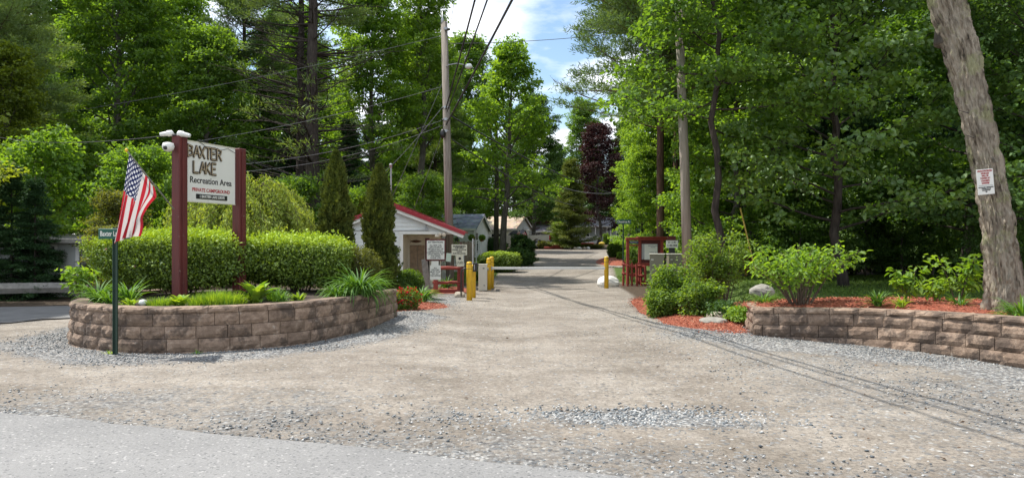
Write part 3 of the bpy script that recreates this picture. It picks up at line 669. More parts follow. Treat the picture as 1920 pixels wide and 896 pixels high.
# ================================================================ BLOCK WALLS
def block_wall(name, label, path, ztop, zbot, outward=1, h=.19, cap=.095, L=.44, depth=.24, seed=1, batter=.016):
    g = np.random.default_rng(seed); root = thing(name, label, 'wall', (path[0][0], path[0][1], 0)); ox, oy = path[0][0], path[0][1]
    seg = np.hypot(*(path[1:]-path[:-1]).T); S = np.concatenate([[0], np.cumsum(seg)]); tot = S[-1]
    def pos(s): return np.array([np.interp(s, S, path[:, 0]), np.interp(s, S, path[:, 1])])
    def frame(s):
        t_ = pos(min(s+.06, tot))-pos(max(s-.06, 0)); t_ /= np.linalg.norm(t_); return t_, np.array([t_[1], -t_[0]])*outward
    mb = MB(); cm = MB()
    def block(target, s0, s1, off, z0a, z1a, rough, dep, val):
        nu, nv = 6, 4; P = []
        us = np.linspace(s0+.004, s1-.004, nu); sd = g.integers(1e6)
        zt0, zt1 = ztop(s0), ztop(s1)
        for j in range(nv):
            for i_, u in enumerate(us):
                t_, n_ = frame(u); p = pos(u); zt = zt0+(zt1-zt0)*(u-s0)/(s1-s0)
                z = zt+z0a+.003+(z1a-z0a-.006)*j/(nv-1)
                bd = i_ in (0, nu-1) or j in (0, nv-1)
                d = off+(-.014 if bd else rough*(fbm(np.array([u*9, z*9, sd % 97]), 3, 3)+g.uniform(-.25, .25)-.35)+.008)
                q = p+n_*d; P.append((q[0]-ox, q[1]-oy, z))
        k = len(P)
        for u in (us[0], us[-1]):
            t_, n_ = frame(u); p = pos(u)+n_*(off-dep); zt = zt0+(zt1-zt0)*(u-s0)/(s1-s0)
            P += [(p[0]-ox, p[1]-oy, zt+z0a+.003), (p[0]-ox, p[1]-oy, zt+z1a-.003)]
        F_ = [(j*nu+i_, j*nu+i_+1, (j+1)*nu+i_+1, (j+1)*nu+i_) for j in range(nv-1) for i_ in range(nu-1)]
        top = [(nv-1)*nu+i_ for i_ in range(nu)]; bot = [i_ for i_ in range(nu)]; lf = [j*nu for j in range(nv)]; rt = [j*nu+nu-1 for j in range(nv)]
        F_ += [tuple(top+[k+3, k+1]), tuple(bot[::-1]+[k, k+2]), tuple(lf+[k+1, k]), tuple(rt[::-1]+[k+2, k+3]), (k, k+1, k+3, k+2)]
        target.add(P, F_, 0, val)
    nc = int(math.ceil((ztop(0)-zbot-cap)/h))
    for c in range(nc):
        z1 = -cap-c*h; s = -(c % 2)*L/2-g.uniform(0, .08)
        while s < tot-.03:
            l = L*g.choice([1, 1, 1, .8]); a, b_ = max(s, 0), min(s+l, tot)
            if b_-a > .06: block(mb, a, b_, batter*(c+1)+g.normal()*.003, z1-h, z1, .030, depth, float(g.uniform(.15, .95)))
            s += l
    s = -.1
    while s < tot-.03:
        a, b_ = max(s, 0), min(s+L*.98, tot)
        if b_-a > .05: block(cm, a, b_, batter*.5+.02, -cap, 0, .020, depth+.05, float(g.uniform(.4, 1)))
        s += L*.98
    mb.build('wall_blocks', M['block'], root); cm.build('cap_course', M['block'], root); return root
block_wall('retaining_wall', 'curved dark brown block retaining wall round the sign bed', LWc, lambda s: .68, -.12, outward=1, seed=3)
tot_r = float(np.sum(np.hypot(*(RWc[1:]-RWc[:-1]).T)))
block_wall('retaining_wall', 'sunlit brown block retaining wall in front of the leaning tree', RWc, lambda s: .53+.14*min(1, s/4.2)+.05*max(0, s-4.2)/4, -.1, outward=1, seed=8)
block_wall('retaining_wall', 'short return of the right block wall beside red mulch', catmull([(4.45, 13.3), (4.30, 12.75), (4.17, 12.14)], 8), lambda s: .527, -.1, outward=1, seed=9)

def fan_bed(name, poly, z0, mound, mat, zb=-.03, rings=9, rough=.02, cen=None, rim=None):
    P = catmull(poly, 8, closed=True); c = np.array(cen) if cen is not None else P.mean(0); vs = []
    for r in range(rings+1):
        q = r/rings
        for p in P:
            v = c+(p-c)*q; base = tzf(*v) if z0 is None else z0
            vs.append((v[0], v[1], base+zb+(mound-zb)*(1-q**2.2)+rough*(fbm(np.array([v[0]*3, v[1]*3, 2.2]), 4, 3)-.5)*2*(1-q*.5)))
    n = len(P); fs = [(r*n+i_, r*n+(i_+1) % n, (r+1)*n+(i_+1) % n, (r+1)*n+i_) for r in range(rings) for i_ in range(n)]
    o = mkmesh(name, np.array(vs), fs, M[mat], smooth=True)
    return o, P, c
def bedz(z0, mound, poly, c, zb=-.03):
    def f(x, y):
        # radial param of the point inside the bed
        a = np.arctan2(y-c[1], x-c[0]); pa = np.arctan2(poly[:, 1]-c[1], poly[:, 0]-c[0]); pr = np.hypot(poly[:, 0]-c[0], poly[:, 1]-c[1]); o_ = np.argsort(pa)
        R_ = np.interp(a, pa[o_], pr[o_], period=2*np.pi); q = np.clip(np.hypot(x-c[0], y-c[1])/R_, 0, 1)
        return (tz(x, y) if z0 is None else z0)+zb+(mound-zb)*(1-q**2.2)
    return f
chipsV, chipsF, chipsVar = [], [], []
def chips(poly, zf, n, smin=.03, smax=.075):
    lo, hi = poly.min(0), poly.max(0); P = rng.uniform(lo-.05, hi+.05, (n*3, 2)); P = P[inside(poly*1.0, P[:, 0], P[:, 1])][:n]; n = len(P)
    z = zf(P[:, 0], P[:, 1])+rng.uniform(.0, .022, n); P3 = np.column_stack([P, z])
    a = rng.uniform(0, 6.28, n); D = np.stack([np.cos(a), np.sin(a), rng.normal(size=n)*.3], 1); Nn = norm(np.array([0, 0, 1])+rng.normal(size=(n, 3))*.5)
    V, F_, v = leaves(P3, D, Nn, rng.uniform(smin, smax, n), rng.uniform(.008, .018, n), rng.uniform(0, 1, n), fold=.2)
    return V, F_, v
def chip_obj(label, poly, zf, n, **k):
    c_ = poly.mean(0); V, F_, v = chips(c_+(poly-c_)*1.045, zf, n, **k); tag(mkmesh('wood_chips', V, F_, M['chip'], var=v), label, 'mulch', None, 'stuff')
# soil in the sign bed
lb = [(-7.35, 13.4), (-7.15, 12.3), (-6.7, 11.5), (-5.85, 10.9), (-5.1, 10.83), (-4.6, 10.98), (-4.1, 11.25), (-3.65, 11.7), (-3.35, 12.3), (-3.05, 13.2), (-2.8, 14.3), (-2.9, 15.4), (-4.2, 16.2), (-6.3, 16.2), (-7.2, 14.8)]
o, lbP, lbc = fan_bed('flower_bed', lb, .62, .05, 'soil', zb=-.02, cen=(-5.0, 13.4)); tag(o, kind='structure')
lbz = bedz(.62, .05, lbP, lbc, zb=-.02)
# the mulch bed behind the right wall
rb = [(4.25, 12.25), (5.0, 12.0), (5.8, 11.6), (6.25, 11.05), (6.6, 10.4), (6.8, 9.8), (6.9, 9.3), (7.3, 8.6), (8.1, 7.8), (9.4, 7.1), (11.5, 7.6), (11.5, 11), (9.5, 13.6), (7.3, 14.4), (5.4, 14.0), (4.4, 13.4)]
o, rbP, rbc = fan_bed('mulch_bed', rb, .50, .14, 'mulch', zb=.0, cen=(7.0, 12.0)); tag(o, kind='structure')
rbz = bedz(.50, .14, rbP, rbc, zb=0)
chip_obj('red wood chips over the bed behind the right wall', rbP, rbz, 15000)
rs = [(7.9, 14.9), (5.4, 14.4), (4.3, 13.5), (4.35, 13.1), (5.5, 13.7), (7.4, 14.1)]
# ground mulch bed to the left of the right wall
mb_ = [(3.55, 21.2), (3.15, 19.5), (2.95, 17.2), (3.0, 14.6), (3.15, 13.0), (3.5, 12.2), (3.95, 12.1), (4.2, 12.35), (4.5, 13.4), (5.8, 15.2), (6.0, 18), (5.4, 20.8), (4.4, 21.6)]
o, mP, mc = fan_bed('mulch_bed', mb_, None, .13, 'mulch', cen=(4.2, 15.8)); tag(o, kind='structure')
mz = bedz(None, .13, mP, mc); chip_obj('red wood chips under the shrubs beside the drive', mP, mz, 13000)
lm = [(-3.1, 16.4), (-2.5, 15.9), (-1.95, 16.7), (-1.55, 17.9), (-1.75, 19.0), (-2.5, 19.6), (-3.6, 19.6), (-4.2, 18)]
o, lmP, lmc = fan_bed('mulch_bed', lm, None, .09, 'mulch'); tag(o, kind='structure')
lmz = bedz(None, .09, lmP, lmc); chip_obj('red wood chips at the foot of the red azalea', lmP, lmz, 5000)
fm = [(5.2, 43.2), (5.9, 40.8), (7.5, 40.5), (8.2, 43), (8.2, 49), (6.5, 50), (5.6, 47)]
o, fmP, fmc = fan_bed('mulch_bed', fm, None, .28, 'mulch'); tag(o, kind='structure')
pm = [(-2.7, 23.0), (-1.45, 22.9), (-1.4, 25), (-2.9, 25)]
o, pmP, pmc = fan_bed('mulch_bed', pm, None, .14, 'mulch'); tag(o, kind='structure')

# ================================================================ lettering
def txt(body, size, parent, loc, mat, sx=1.0, align='CENTER', bold=0.0, rz=0, name='lettering', sp_=1.0):
    cu = bpy.data.curves.new('t', 'FONT'); cu.body = body; cu.size = size; cu.align_x = align; cu.align_y = 'CENTER'; cu.extrude = .0015; cu.offset = bold; cu.space_line = sp_
    o = bpy.data.objects.new('t', cu); col.objects.link(o); dg = bpy.context.evaluated_depsgraph_get(); dg.update()
    me = bpy.data.meshes.new_from_object(o.evaluated_get(dg)); bpy.data.objects.remove(o); me.name = name
    me.transform(Matrix.Translation(Vector(loc))@Matrix.Rotation(rz, 4, 'Z')@Matrix.Rotation(math.pi/2, 4, 'X')@Matrix.Diagonal((sx, 1, 1, 1)))
    me.materials.clear(); me.materials.append(M[mat]); return link(name, me, parent)

# ================================================================ ENTRANCE SIGN
A = Vector((-5.69, 12.25)); rzs = math.atan2(1.1, .435)
sg = thing('campground_sign', 'white campground sign board hung between two tall dark red posts', 'sign', (A.x, A.y, .6), rzs)
for xo, zt, dx in ((-.11, 2.90, 0), (1.30, 2.84, .02)):
    p = MB(); p.box((xo, .0, zt/2-.35), (.185, .185, zt+.7), bev=.012)
    p.box((xo, -.1, zt/2-.3), (.075, .03, zt+.5), bev=.004)
    o = p.build('post', M['red_paint'], sg)
p = MB(); p.box((1.18/2, 0, 2.30), (1.18, .035, 1.05), bev=.006); p.build('sign_board', M['sign_white'], sg)
for zz in (2.83, 1.77): p = MB(); p.box((1.18/2, -.018, zz), (1.18, .008, .018)); p.build('border_strip', M['sign_cream'], sg)
p = MB(); p.tube([(.25, -.03, 2.86), (.62, -.028, 2.70), (.98, -.03, 2.80), (1.18, -.02, 2.74)], .004, 5); p.build('cable', M['black'], sg)
LET = {'B': [(0, 0, 0, 1), (0, 1, .5, .86), (.5, .86, .42, .55), (.42, .55, 0, .52), (.42, .55, .56, .25), (.56, .25, 0, 0)], 'A': [(0, 0, .32, 1), (.32, 1, .64, 0), (.12, .36, .52, .36)],
       'X': [(0, 0, .56, 1), (0, 1, .56, 0)], 'T': [(.3, 0, .3, 1), (0, 1, .6, 1)], 'E': [(0, 0, 0, 1), (0, 1, .5, 1), (0, .52, .42, .52), (0, 0, .52, 0)],
       'R': [(0, 0, 0, 1), (0, 1, .5, .84), (.5, .84, .4, .55), (.4, .55, 0, .5), (.2, .52, .55, 0)], 'L': [(0, 0, 0, 1), (0, 0, .5, 0)], 'K': [(0, 0, 0, 1), (0, .45, .5, 1), (.12, .5, .55, 0)]}
def logword(word, x0, z0, h, adv):
    d1 = MB(); d2 = MB(); x = x0
    for ch in word:
        for (a, b_, c, d) in LET[ch]:
            p0 = Vector((x+a*h, 0, z0+b_*h)); p1 = Vector((x+c*h, 0, z0+d*h)); dv = p1-p0; L_ = dv.length; rot = Matrix.Rotation(-math.atan2(dv.z, dv.x), 3, 'Y')
            cc = (p0+p1)/2
            d1.box((cc.x, -.030, cc.z), (L_+.02, .022, .042), rot=rot, bev=.008); d2.box((cc.x, -.043, cc.z), (L_-.004, .008, .012), rot=rot, bev=.003)
        x += adv*h
    o = d1.build('lettering', M['log_dark'], sg); d2.build('letter_core', M['log_light'], o)
logword('BAXTER', .035, 2.555, .205, .655); logword('LAKE', .165, 2.285, .20, .70)
txt('Recreation Area', .155, sg, (.585, -.021, 2.155), 'ink', sx=.96, bold=.0015)
txt('PRIVATE CAMPGROUND', .088, sg, (.59, -.021, 1.985), 'ink_red', sx=.92, bold=.0012)
p = MB(); p.box((.60, -.022, 1.872), (.74, .012, .088), bev=.004); pl = p.build('address_plate', M['black'], sg)
txt('1 BAXTER LAKE DRIVE', .068, pl, (.60, -.0295, 1.872), 'sign_white', sx=.88, bold=.0015)
# floodlights and dome camera on the left post
fl = thing('flood_light', 'twin white floodlight heads on top of the left sign post', 'light', (-5.78, 12.08, 3.49)); fl.scale = (.82, .82, .68)
p = MB(); p.lathe([(.05, 0), (.055, .03), (.02, .05)], (0, 0, -.02), 12); p.build('bracket', M['black'], fl)
rotL = Matrix.Rotation(R(-98), 3, 'Y'); rotR = Matrix.Rotation(R(104), 3, 'Y')
for rt_, c_ in ((rotL, (-.04, 0, .055)), (rotR, (.06, 0, .05))):
    p = MB(); p.lathe([(.045, 0), (.075, .02), (.078, .10), (.06, .13), (.055, .22), (.035, .25)], c_, 16, rot=rt_); hd = p.build('lamp_head', M['white'], fl, True)
    p = MB(); p.lathe([(.05, .245), (.048, .262), (.02, .268)], c_, 14, rot=rt_); p.build('lens', M['lens'], hd, True)
dc = thing('security_camera', 'white dome camera under the floodlights on the red post', 'camera', (-5.83, 12.0, 3.25))
p = MB(); p.lathe([(.03, .10), (.085, .085), (.098, .03), (.09, -.01), (.06, -.045), (.02, -.06)], (0, -.05, 0), 20); p.build('housing', M['white'], dc, True)
p = MB(); p.lathe([(.035, .0), (.04, .02), (.03, .04), (.01, .045)], (-.01, -.11, .0), 14, rot=Matrix.Rotation(R(80), 3, 'X')); p.build('lens', M['black'], dc, True)

# ================================================================ US FLAG
def flagmat(name, sun=True):
    m, t, b = newmat(name); uv = node(t, 'ShaderNodeUVMap'); s = t.nodes.new('ShaderNodeSeparateXYZ'); t.links.new(uv.outputs[0], s.inputs[0])
    st = mth(t, 'MODULO', mth(t, 'FLOOR', mth(t, 'MULTIPLY', s.outputs[0], 12.999)), 2)
    c = mixrgb(t, st, (.50, .02, .035), (.66, .62, .60))
    can = mth(t, 'MULTIPLY', mth(t, 'LESS_THAN', s.outputs[0], 7/13), mth(t, 'LESS_THAN', s.outputs[1], .4))
    def dots(ox, oy):
        fx = mth(t, 'SUBTRACT', mth(t, 'FRACT', mth(t, 'ADD', mth(t, 'MULTIPLY', s.outputs[0], 13/7*5), ox)), .5)
        fy = mth(t, 'SUBTRACT', mth(t, 'FRACT', mth(t, 'ADD', mth(t, 'MULTIPLY', s.outputs[1], 2.5*6), oy)), .5)
        fx = mth(t, 'MULTIPLY', fx, 1.05); 
        return mth(t, 'LESS_THAN', mth(t, 'SQRT', mth(t, 'ADD', mth(t, 'MULTIPLY', fx, fx), mth(t, 'MULTIPLY', fy, fy))), .24)
    star = mth(t, 'MAXIMUM', dots(0, 0), dots(.5, .5))
    c = mixrgb(t, can, c, mixrgb(t, star, (.012, .02, .085), (.62, .62, .66)))
    t.links.new(c, b.inputs['Base Color']); b.inputs['Roughness'].default_value = .75
    tr = t.nodes.new('ShaderNodeBsdfTranslucent'); t.links.new(c, tr.inputs[0]); mi = t.nodes.new('ShaderNodeMixShader'); mi.inputs[0].default_value = .38
    o_ = t.nodes['Material Output']; t.links.new(b.outputs[0], mi.inputs[1]); t.links.new(tr.outputs[0], mi.inputs[2]); t.links.new(mi.outputs[0], o_.inputs[0]); return m
M['flag'] = flagmat('flag_cloth')
def flag(label, hoistA, hoistB, dropA, dropB, staff, base, fold, size=1.0, nfold=3.2, finial=True, name='flag'):
    """hoistA..hoistB run along the staff; each column of cloth hangs by dropA..dropB"""
    root = thing(name, label, 'flag', base); B_ = Vector(base); nu, nv = 40, 60; V = []; UV = []
    for j in range(nv+1):
        v = j/nv
        for i_ in range(nu+1):
            u = i_/nu; p = hoistA.lerp(hoistB, u)+(dropA.lerp(dropB, u**.9))*v
            sag = math.sin(u*nfold*2*math.pi+v*1.4)*fold*(.25+.75*v); side = math.cos(u*nfold*1.6*math.pi+v*2.2)*fold*.35*v
            p = p+Vector((side, sag, 0))+Vector((0, 0, -.05*math.sin(v*math.pi)*math.sin(u*math.pi)))
            if u > .6: p = p+Vector((.10*(u-.6)*math.sin(v*9), -.12*(u-.6)*math.cos(v*7+1), -.05*(u-.6)*math.sin(v*14)))*size
            V.append(p-B_); UV.append((u, v))
    Fs = [(j*(nu+1)+i_, j*(nu+1)+i_+1, (j+1)*(nu+1)+i_+1, (j+1)*(nu+1)+i_) for j in range(nv) for i_ in range(nu)]
    me = mesh_data('cloth', np.array([tuple(v) for v in V]), Fs, M['flag'], True); ul = me.uv_layers.new(name='UVMap')
    li = np.zeros(len(me.loops), np.int32); me.loops.foreach_get('vertex_index', li); ul.data.foreach_set('uv', np.array(UV, np.float32)[li].ravel())
    link('cloth', me, root)
    p = MB(); p.tube([s_-B_ for s_ in staff], .011*size if size > .8 else .014, 8); p.build('staff', M['grey_metal'], root)
    if finial: q = staff[0]-B_; p = MB(); p.lathe([(.002, -.03), (.02, -.015), (.024, 0), (.02, .015), (.004, .03)], q, 12); p.build('finial', M['yellow'], root, True)
    return root
dF = 10.2
flag('large stars and stripes flag hanging from a slanted staff on the sign post', at(242, 290, 10.25), at(291, 352, 10.75), Vector((-.17, -.10, -1.31)), Vector((-.12, -.28, -.72)), [at(237, 282, 10.2), at(326, 392, 11.98)], tuple(at(326, 392, 11.98)), .05)

# ================================================================ street name sign post (left)
ss = thing('street_sign', 'dark green steel post with green street name blade in front of left wall', 'street sign', (-5.86, 10.42, 0))
p = MB()
p.box((0, 0, .93), (.06, .012, 1.9)); p.box((-.028, -.014, .93), (.012, .03, 1.9)); p.box((.028, -.014, .93), (.012, .03, 1.9)); p.build('post', M['green_metal'], ss)
p = MB(); p.box((-.0, -.045, 1.78), (.46, .010, .155), bev=.003); bl = p.build('sign_blade', M['sign_green'], ss)
txt('Baxter Lake Dr', .105, bl, (0, -.052, 1.78), 'sign_white', sx=.62, bold=.001)
gl = thing('garden_light', 'small pale blue glass garden globe on the left wall cap', 'garden light', (gx(268, 11.15), 11.15, .66))
p = MB(); p.lathe([(.01, -.01), (.05, .01), (.06, .045), (.045, .08), (.01, .095)], (0, 0, 0), 14, sx=1.2); p.build('globe', M['lens'], gl, True)
p = MB(); p.lathe([(.035, -.02), (.05, .0), (.045, .03)], (.06, .04, 0), 12); p.build('base', M['black'], gl, True)

# ================================================================ ROCKS
def rock(name, label, loc, size, mat, seed, rz=0, cat='rock', group=None):
    n = 26; th = np.linspace(0, np.pi, n//2+1); ph = np.linspace(0, 2*np.pi, n, endpoint=False); T_, P_ = np.meshgrid(th, ph, indexing='ij')
    D = np.stack([np.sin(T_)*np.cos(P_), np.sin(T_)*np.sin(P_), np.cos(T_)], -1); r = .72+.45*fbm(D*1.4+seed, seed, 2)+.18*(fbm(D*4+seed, seed+5, 3)-.5)
    V = (D*r[..., None]).reshape(-1, 3)*np.array(size)/2; a, b_ = D.shape[:2]
    Fs = [(i_*b_+j, i_*b_+(j+1) % b_, (i_+1)*b_+(j+1) % b_, (i_+1)*b_+j) for i_ in range(a-1) for j in range(b_)]
    o = mkmesh(name, V, Fs, M[mat]); o.location = loc; o.rotation_euler = (0, 0, rz); return tag(o, label, cat, group)
rock('boulder', 'white painted boulder behind the right yellow bollard', (gx(1141, 26.4), 26.4, .14), (.88, .55, .56), 'rock_white', 3)
rock('rock', 'small white stone at the foot of the front yellow bollard', (gx(862, 21.3), 21.3, .06), (.36, .26, .26), 'rock_tan', 5)
rock('rock', 'flat grey stone half buried in red mulch beside the drive', (gx(1338, 13.6), 13.6, .12), (.62, .5, .20), 'rock', 9)
rock('rock', 'pale flat stone in the mulch by the end of the right wall', (4.15, 14.2, .17), (.5, .3, .2), 'rock_tan', 12)
rock('rock', 'rounded grey stone beside the bare-stemmed shrub on the lawn edge', (gx(1428, 14.6), 14.6, .62), (.5, .4, .32), 'rock', 15)
rock('rock', 'low grey rock at the foot of the leaning tree', (gx(1850, 11.5), 11.5, .60), (.3, .3, .14), 'rock', 18)

# ================================================================ OFFICE
def siding(mb, A_, B_, z0, z1, apex=None, slope=.385, step=.115, zr=None, m=0):
    """clapboards on a wall from A_ to B_ (xy), outward to the right of A->B; apex = distance along of the ridge"""
    A_ = Vector((*A_, 0)); B_ = Vector((*B_, 0)); t_ = (B_-A_); L_ = t_.length; t_.normalize(); n_ = Vector((t_.y, -t_.x, 0)); z = z0
    def ext(zz):
        if apex is None or zz <= z1: return 0, L_
        hw = (zr-zz)/slope; return max(0, apex-hw), min(L_, apex+hw)
    ztop = zr if apex is not None else z1
    while z < ztop-.02:
        zz = min(z+step, ztop-.001); a0, a1 = ext(z); b0, b1 = ext(zz)
        if a1-a0 < .02: break
        if b1 < b0: b0 = b1 = (b0+b1)/2
        P = [A_+t_*a0+n_*.030+Vector((0, 0, z)), A_+t_*a1+n_*.030+Vector((0, 0, z)), A_+t_*b1+n_*.003+Vector((0, 0, zz)), A_+t_*b0+n_*.003+Vector((0, 0, zz)), A_+t_*a0+Vector((0, 0, z)), A_+t_*a1+Vector((0, 0, z))]
        mb.add(P, [(0, 1, 2, 3), (4, 5, 1, 0)], m); z += step
of = thing('office_building', 'small white clapboard gatehouse with red metal roof beside the drive', 'building', (-4.3, 25, 0))
p = MB(); SL = .385; ZR = 3.03
siding(p, (-2.4, 0), (.38, 0), 0, 1.95, step=.14)
# gable over the full width
gb = []
z = 1.95
while z < ZR-.14:
    zz = min(z+.14, ZR-.13); hw0 = min(2.5, (ZR-.13-z)/SL); hw1 = (ZR-.13-zz)/SL
    p.add([(-min(hw0, 2.4), -.03, z), (hw0, -.03, z), (min(hw1, 2.5), -.003, zz), (-min(hw1, 2.4), -.003, zz), (-hw0, 0, z), (hw0, 0, z)], [(0, 1, 2, 3), (4, 5, 1, 0)]); z += .14
siding(p, (1.65, 1.4), (1.65, 6), 0, 2.35); siding(p, (-2.4, 6), (-2.4, 0), 0, 2.05)
p.box((-.4, 6.0, 1.0), (4.1, .05, 2.0)); p.build('wall', M['siding'], of)
p = MB(); siding(p, (.38, 1.4), (1.65, 1.4), 0, 1.95, step=.1); siding(p, (.38, 0.02), (.38, 1.4), 0, 1.95, step=.1)
p.box((1.45, .7, 1.97), (2.2, 1.4, .03)); p.build('porch_wall', M['trim'], of)
p = MB(); p.box((.38, -.03, 1.0), (.12, .05, 1.92)); p.box((1.4, -.03, 2.0), (2.2, .05, .10)); p.box((-2.37, -.03, 1.0), (.1, .05, 2.0))
for sx_ in (-1, 1):
    a = math.atan(SL); L_ = 2.6/math.cos(a); p.box((sx_*1.3, -.20, ZR-.155-1.3*SL), (L_, .03, .14), rot=Matrix.Rotation(sx_*a, 3, 'Y'))
p.build('trim_boards', M['white'], of)
p = MB(); a = math.atan(SL)
for k in range(2):
    sx_ = (-1, 1)[k]
    if sx_ < 0: p.box((-1.32, 2.95, ZR-1.32*SL), (2.66/math.cos(a), 6.4, .05), rot=Matrix.Rotation(-a, 3, 'Y'))
    else:
        p.box((.9, 3.78, ZR-.9*SL), (1.80/math.cos(a), 4.75, .05), rot=Matrix.Rotation(a, 3, 'Y'))
        p.box((1.32, .57, ZR-1.32*SL-.002), (2.66/math.cos(a), 1.6, .05), rot=Matrix.Rotation(a, 3, 'Y'))
    p.box((sx_*1.32, -.245, ZR-.045-1.32*SL), (2.66/math.cos(a), .03, .125), rot=Matrix.Rotation(sx_*a, 3, 'Y'))
    for q in range(12):
        u = .12+q*.22
        if sx_ > 0 and u > 1.75: continue
        p.box((sx_*u, 2.9, ZR-u*SL+.035), (.02, 6.2, .03), rot=Matrix.Rotation(sx_*a, 3, 'Y'))
p.box((0, 2.95, ZR+.03), (.16, 6.45, .03)); p.build('roof', M['red_roof'], of)
p = MB()
for x_ in (.62, .90): p.box((x_, 1.35, .92), (.265, .03, 1.28), bev=.005)
p.build('plywood_panel', M['tan_wood'], of)
p = MB(); p.box((1.135, 1.375, .93), (.17, .03, 1.75)); d_ = p.build('doorway', M['opening_shade'], of)  # solid dark panel painted as the shaded opening
p = MB(); p.box((1.135, 1.355, .95), (.22, .03, 1.84)); p.box((1.135, 1.35, .93), (.16, .06, 1.78), m=1)
p.build('door_frame', [M['trim'], M['opening_shade']], of)
p = MB(); p.box((1.45, 1.36, 1.02), (.36, .05, .62)); wi = p.build('window', M['trim'], of)
p = MB(); p.box((1.45, 1.33, 1.02), (.30, .01, .56)); p.build('pane', M['glass'], wi)
p = MB(); p.box((1.36, 1.318, .95), (.11, .006, .05)); p.build('paper_notice', M['sign_white'], of)
txt('OPEN', .07, of, (1.50, 1.322, 1.22), 'ink_red', bold=.002)
fs_ = thing('fish_ornament', 'dark wooden fish hung above the porch doors of the gatehouse', 'ornament', (gx(778, 25.9), 26.25, 1.70))
p = MB(); p.lathe([(.005, -.20), (.035, -.13), (.055, 0), (.04, .1), (.012, .19)], (0, 0, 0), 12, sy=.45, rot=Matrix.Rotation(R(90), 3, 'Y')); p.add([(-.15, 0, 0), (-.25, 0, .06), (-.25, 0, -.06), (-.2, .01, 0)], [(0, 1, 3), (0, 3, 2)]); p.build('fish', M['bark_red'], fs_, True)
p = MB(); p.tube([(1.95, -.06, 1.86), (1.95, -.06, 2.02)], .02, 6)
p.tube([(-2.4, -.05, 2.08), (.6, -.05, 2.08), (1.24, -.05, 2.10)], .014, 6); p.box((1.28, -.06, 2.13), (.10, .06, .10)); p.tube([(1.26, -.05, 2.15), (1.26, -.05, 2.36)], .014, 6)
p.build('conduit', M['grey_metal'], of)
p = MB(); p.box((1.66, -.06, 1.90), (.16, .10, .09), bev=.01); p.lathe([(.02, 0), (.06, .03), (.07, .1), (.03, .12)], (1.9, -.1, 1.98), 12, rot=Matrix.Rotation(R(120), 3, 'X')); p.lathe([(.02, 0), (.05, .03), (.06, .1), (.03, .12)], (1.76, -.1, 1.98), 12, rot=Matrix.Rotation(R(110), 3, 'X')); p.build('porch_lamp', M['trim'], of)
p = MB(); p.tube([(-.32, 1.9, 2.3), (-.32, 1.9, 4.55)], .035, 8); p.tube([(-.32, 1.9, 4.52), (-.32, 1.85, 4.62), (-.32, 1.76, 4.58)], [.05, .06, .04], 8); p.build('service_mast', M['grey_metal'], of)

# ================================================================ signs by the porch
def signpost(name, label, px, d, board, frame, post, rows, z_off=0, cat='sign'):
    pass
at_s = thing('notice_sign', 'white ATTENTION notice in a dark red frame on a post by the porch', 'sign', (gx(818, 22.6), 22.6, 0))
p = MB(); p.box((0, 0, .85), (.11, .11, 1.8), bev=.008); p.build('post', M['red_stain'], at_s)
p = MB(); p.box((-.01, -.075, 1.42), (.64, .03, .70)); p.build('frame', M['red_paint'], at_s)
p = MB(); p.box((-.01, -.098, 1.42), (.56, .014, .60)); b_o = p.build('board', M['sign_white'], at_s)
txt('ATTENTION', .085, b_o, (-.01, -.107, 1.665), 'ink', bold=.002)
txt('ALL NEW CAR\nVISITORS MUST\nOBTAIN A DAY OR\nCAMPING PASS &\nCAMPGROUND RULES\nUPON ARRIVAL AT\nTHE OFFICE\nTHANK YOU', .058, b_o, (-.01, -.107, 1.565), 'ink', bold=.0013, sp_=1.0)
b_o.children[-1].data.transform(Matrix.Translation((0, 0, -.20)))
p = MB(); p.box((-.03, -.075, 1.02), (.23, .012, .19)); p.build('small_notice', M['sign_white'], at_s)
p = MB(); p.box((-.02, -.085, .70), (.34, .014, .46)); b2 = p.build('lower_notice', M['sign_white'], at_s)
txt('ALL\nVISITORS\nMUST STOP\nPAY AT\nTHE OFFICE', .062, b2, (-.02, -.093, .86), 'ink', bold=.0012); b2.children[-1].data.transform(Matrix.Translation((0, 0, -.14)))
p = MB(); p.box((.40, -.05, 1.18), (.16, .01, .27), rot=Matrix.Rotation(R(6), 3, 'Y')); p.build('pale_green_notice', plain('pale_green_paper', (.5, .6, .5), .6), at_s)
ws = thing('warning_sign', 'cream WARNING sign above a smaller tilted notice on a dark post', 'sign', (gx(866, 22.9), 22.9, 0))
p = MB(); p.box((0, 0, .52), (.10, .10, 1.1), bev=.008); p.box((-.03, .03, 1.3), (.05, .04, .7)); p.build('post', M['red_paint'], ws)
p = MB(); p.box((-.08, -.06, 1.42), (.50, .02, .35)); b3 = p.build('board', M['sign_cream'], ws)
txt('WARNING', .085, b3, (-.08, -.073, 1.53), 'ink', bold=.003)
txt('THIS AREA\nUNDER 24 HOUR\nVIDEO\nSURVEILLANCE', .060, b3, (-.08, -.073, 1.46), 'ink', bold=.002); b3.children[-1].data.transform(Matrix.Translation((0, 0, -.07)))
p = MB(); p.box((-.06, -.055, 1.06), (.24, .015, .36), rot=Matrix.Rotation(R(-5), 3, 'Y')); b4 = p.build('lower_board', M['sign_cream'], ws)
p = MB(); p.lathe([(.03, 0), (.045, .01), (.03, .012)], (-.06, -.066, 1.14), 14, rot=Matrix.Rotation(R(90), 3, 'X')); p.build('symbol', M['ink'], b4)
txt('NO PETS\nIN OFFICE', .045, b4, (-.05, -.066, 1.0), 'ink', bold=.001)

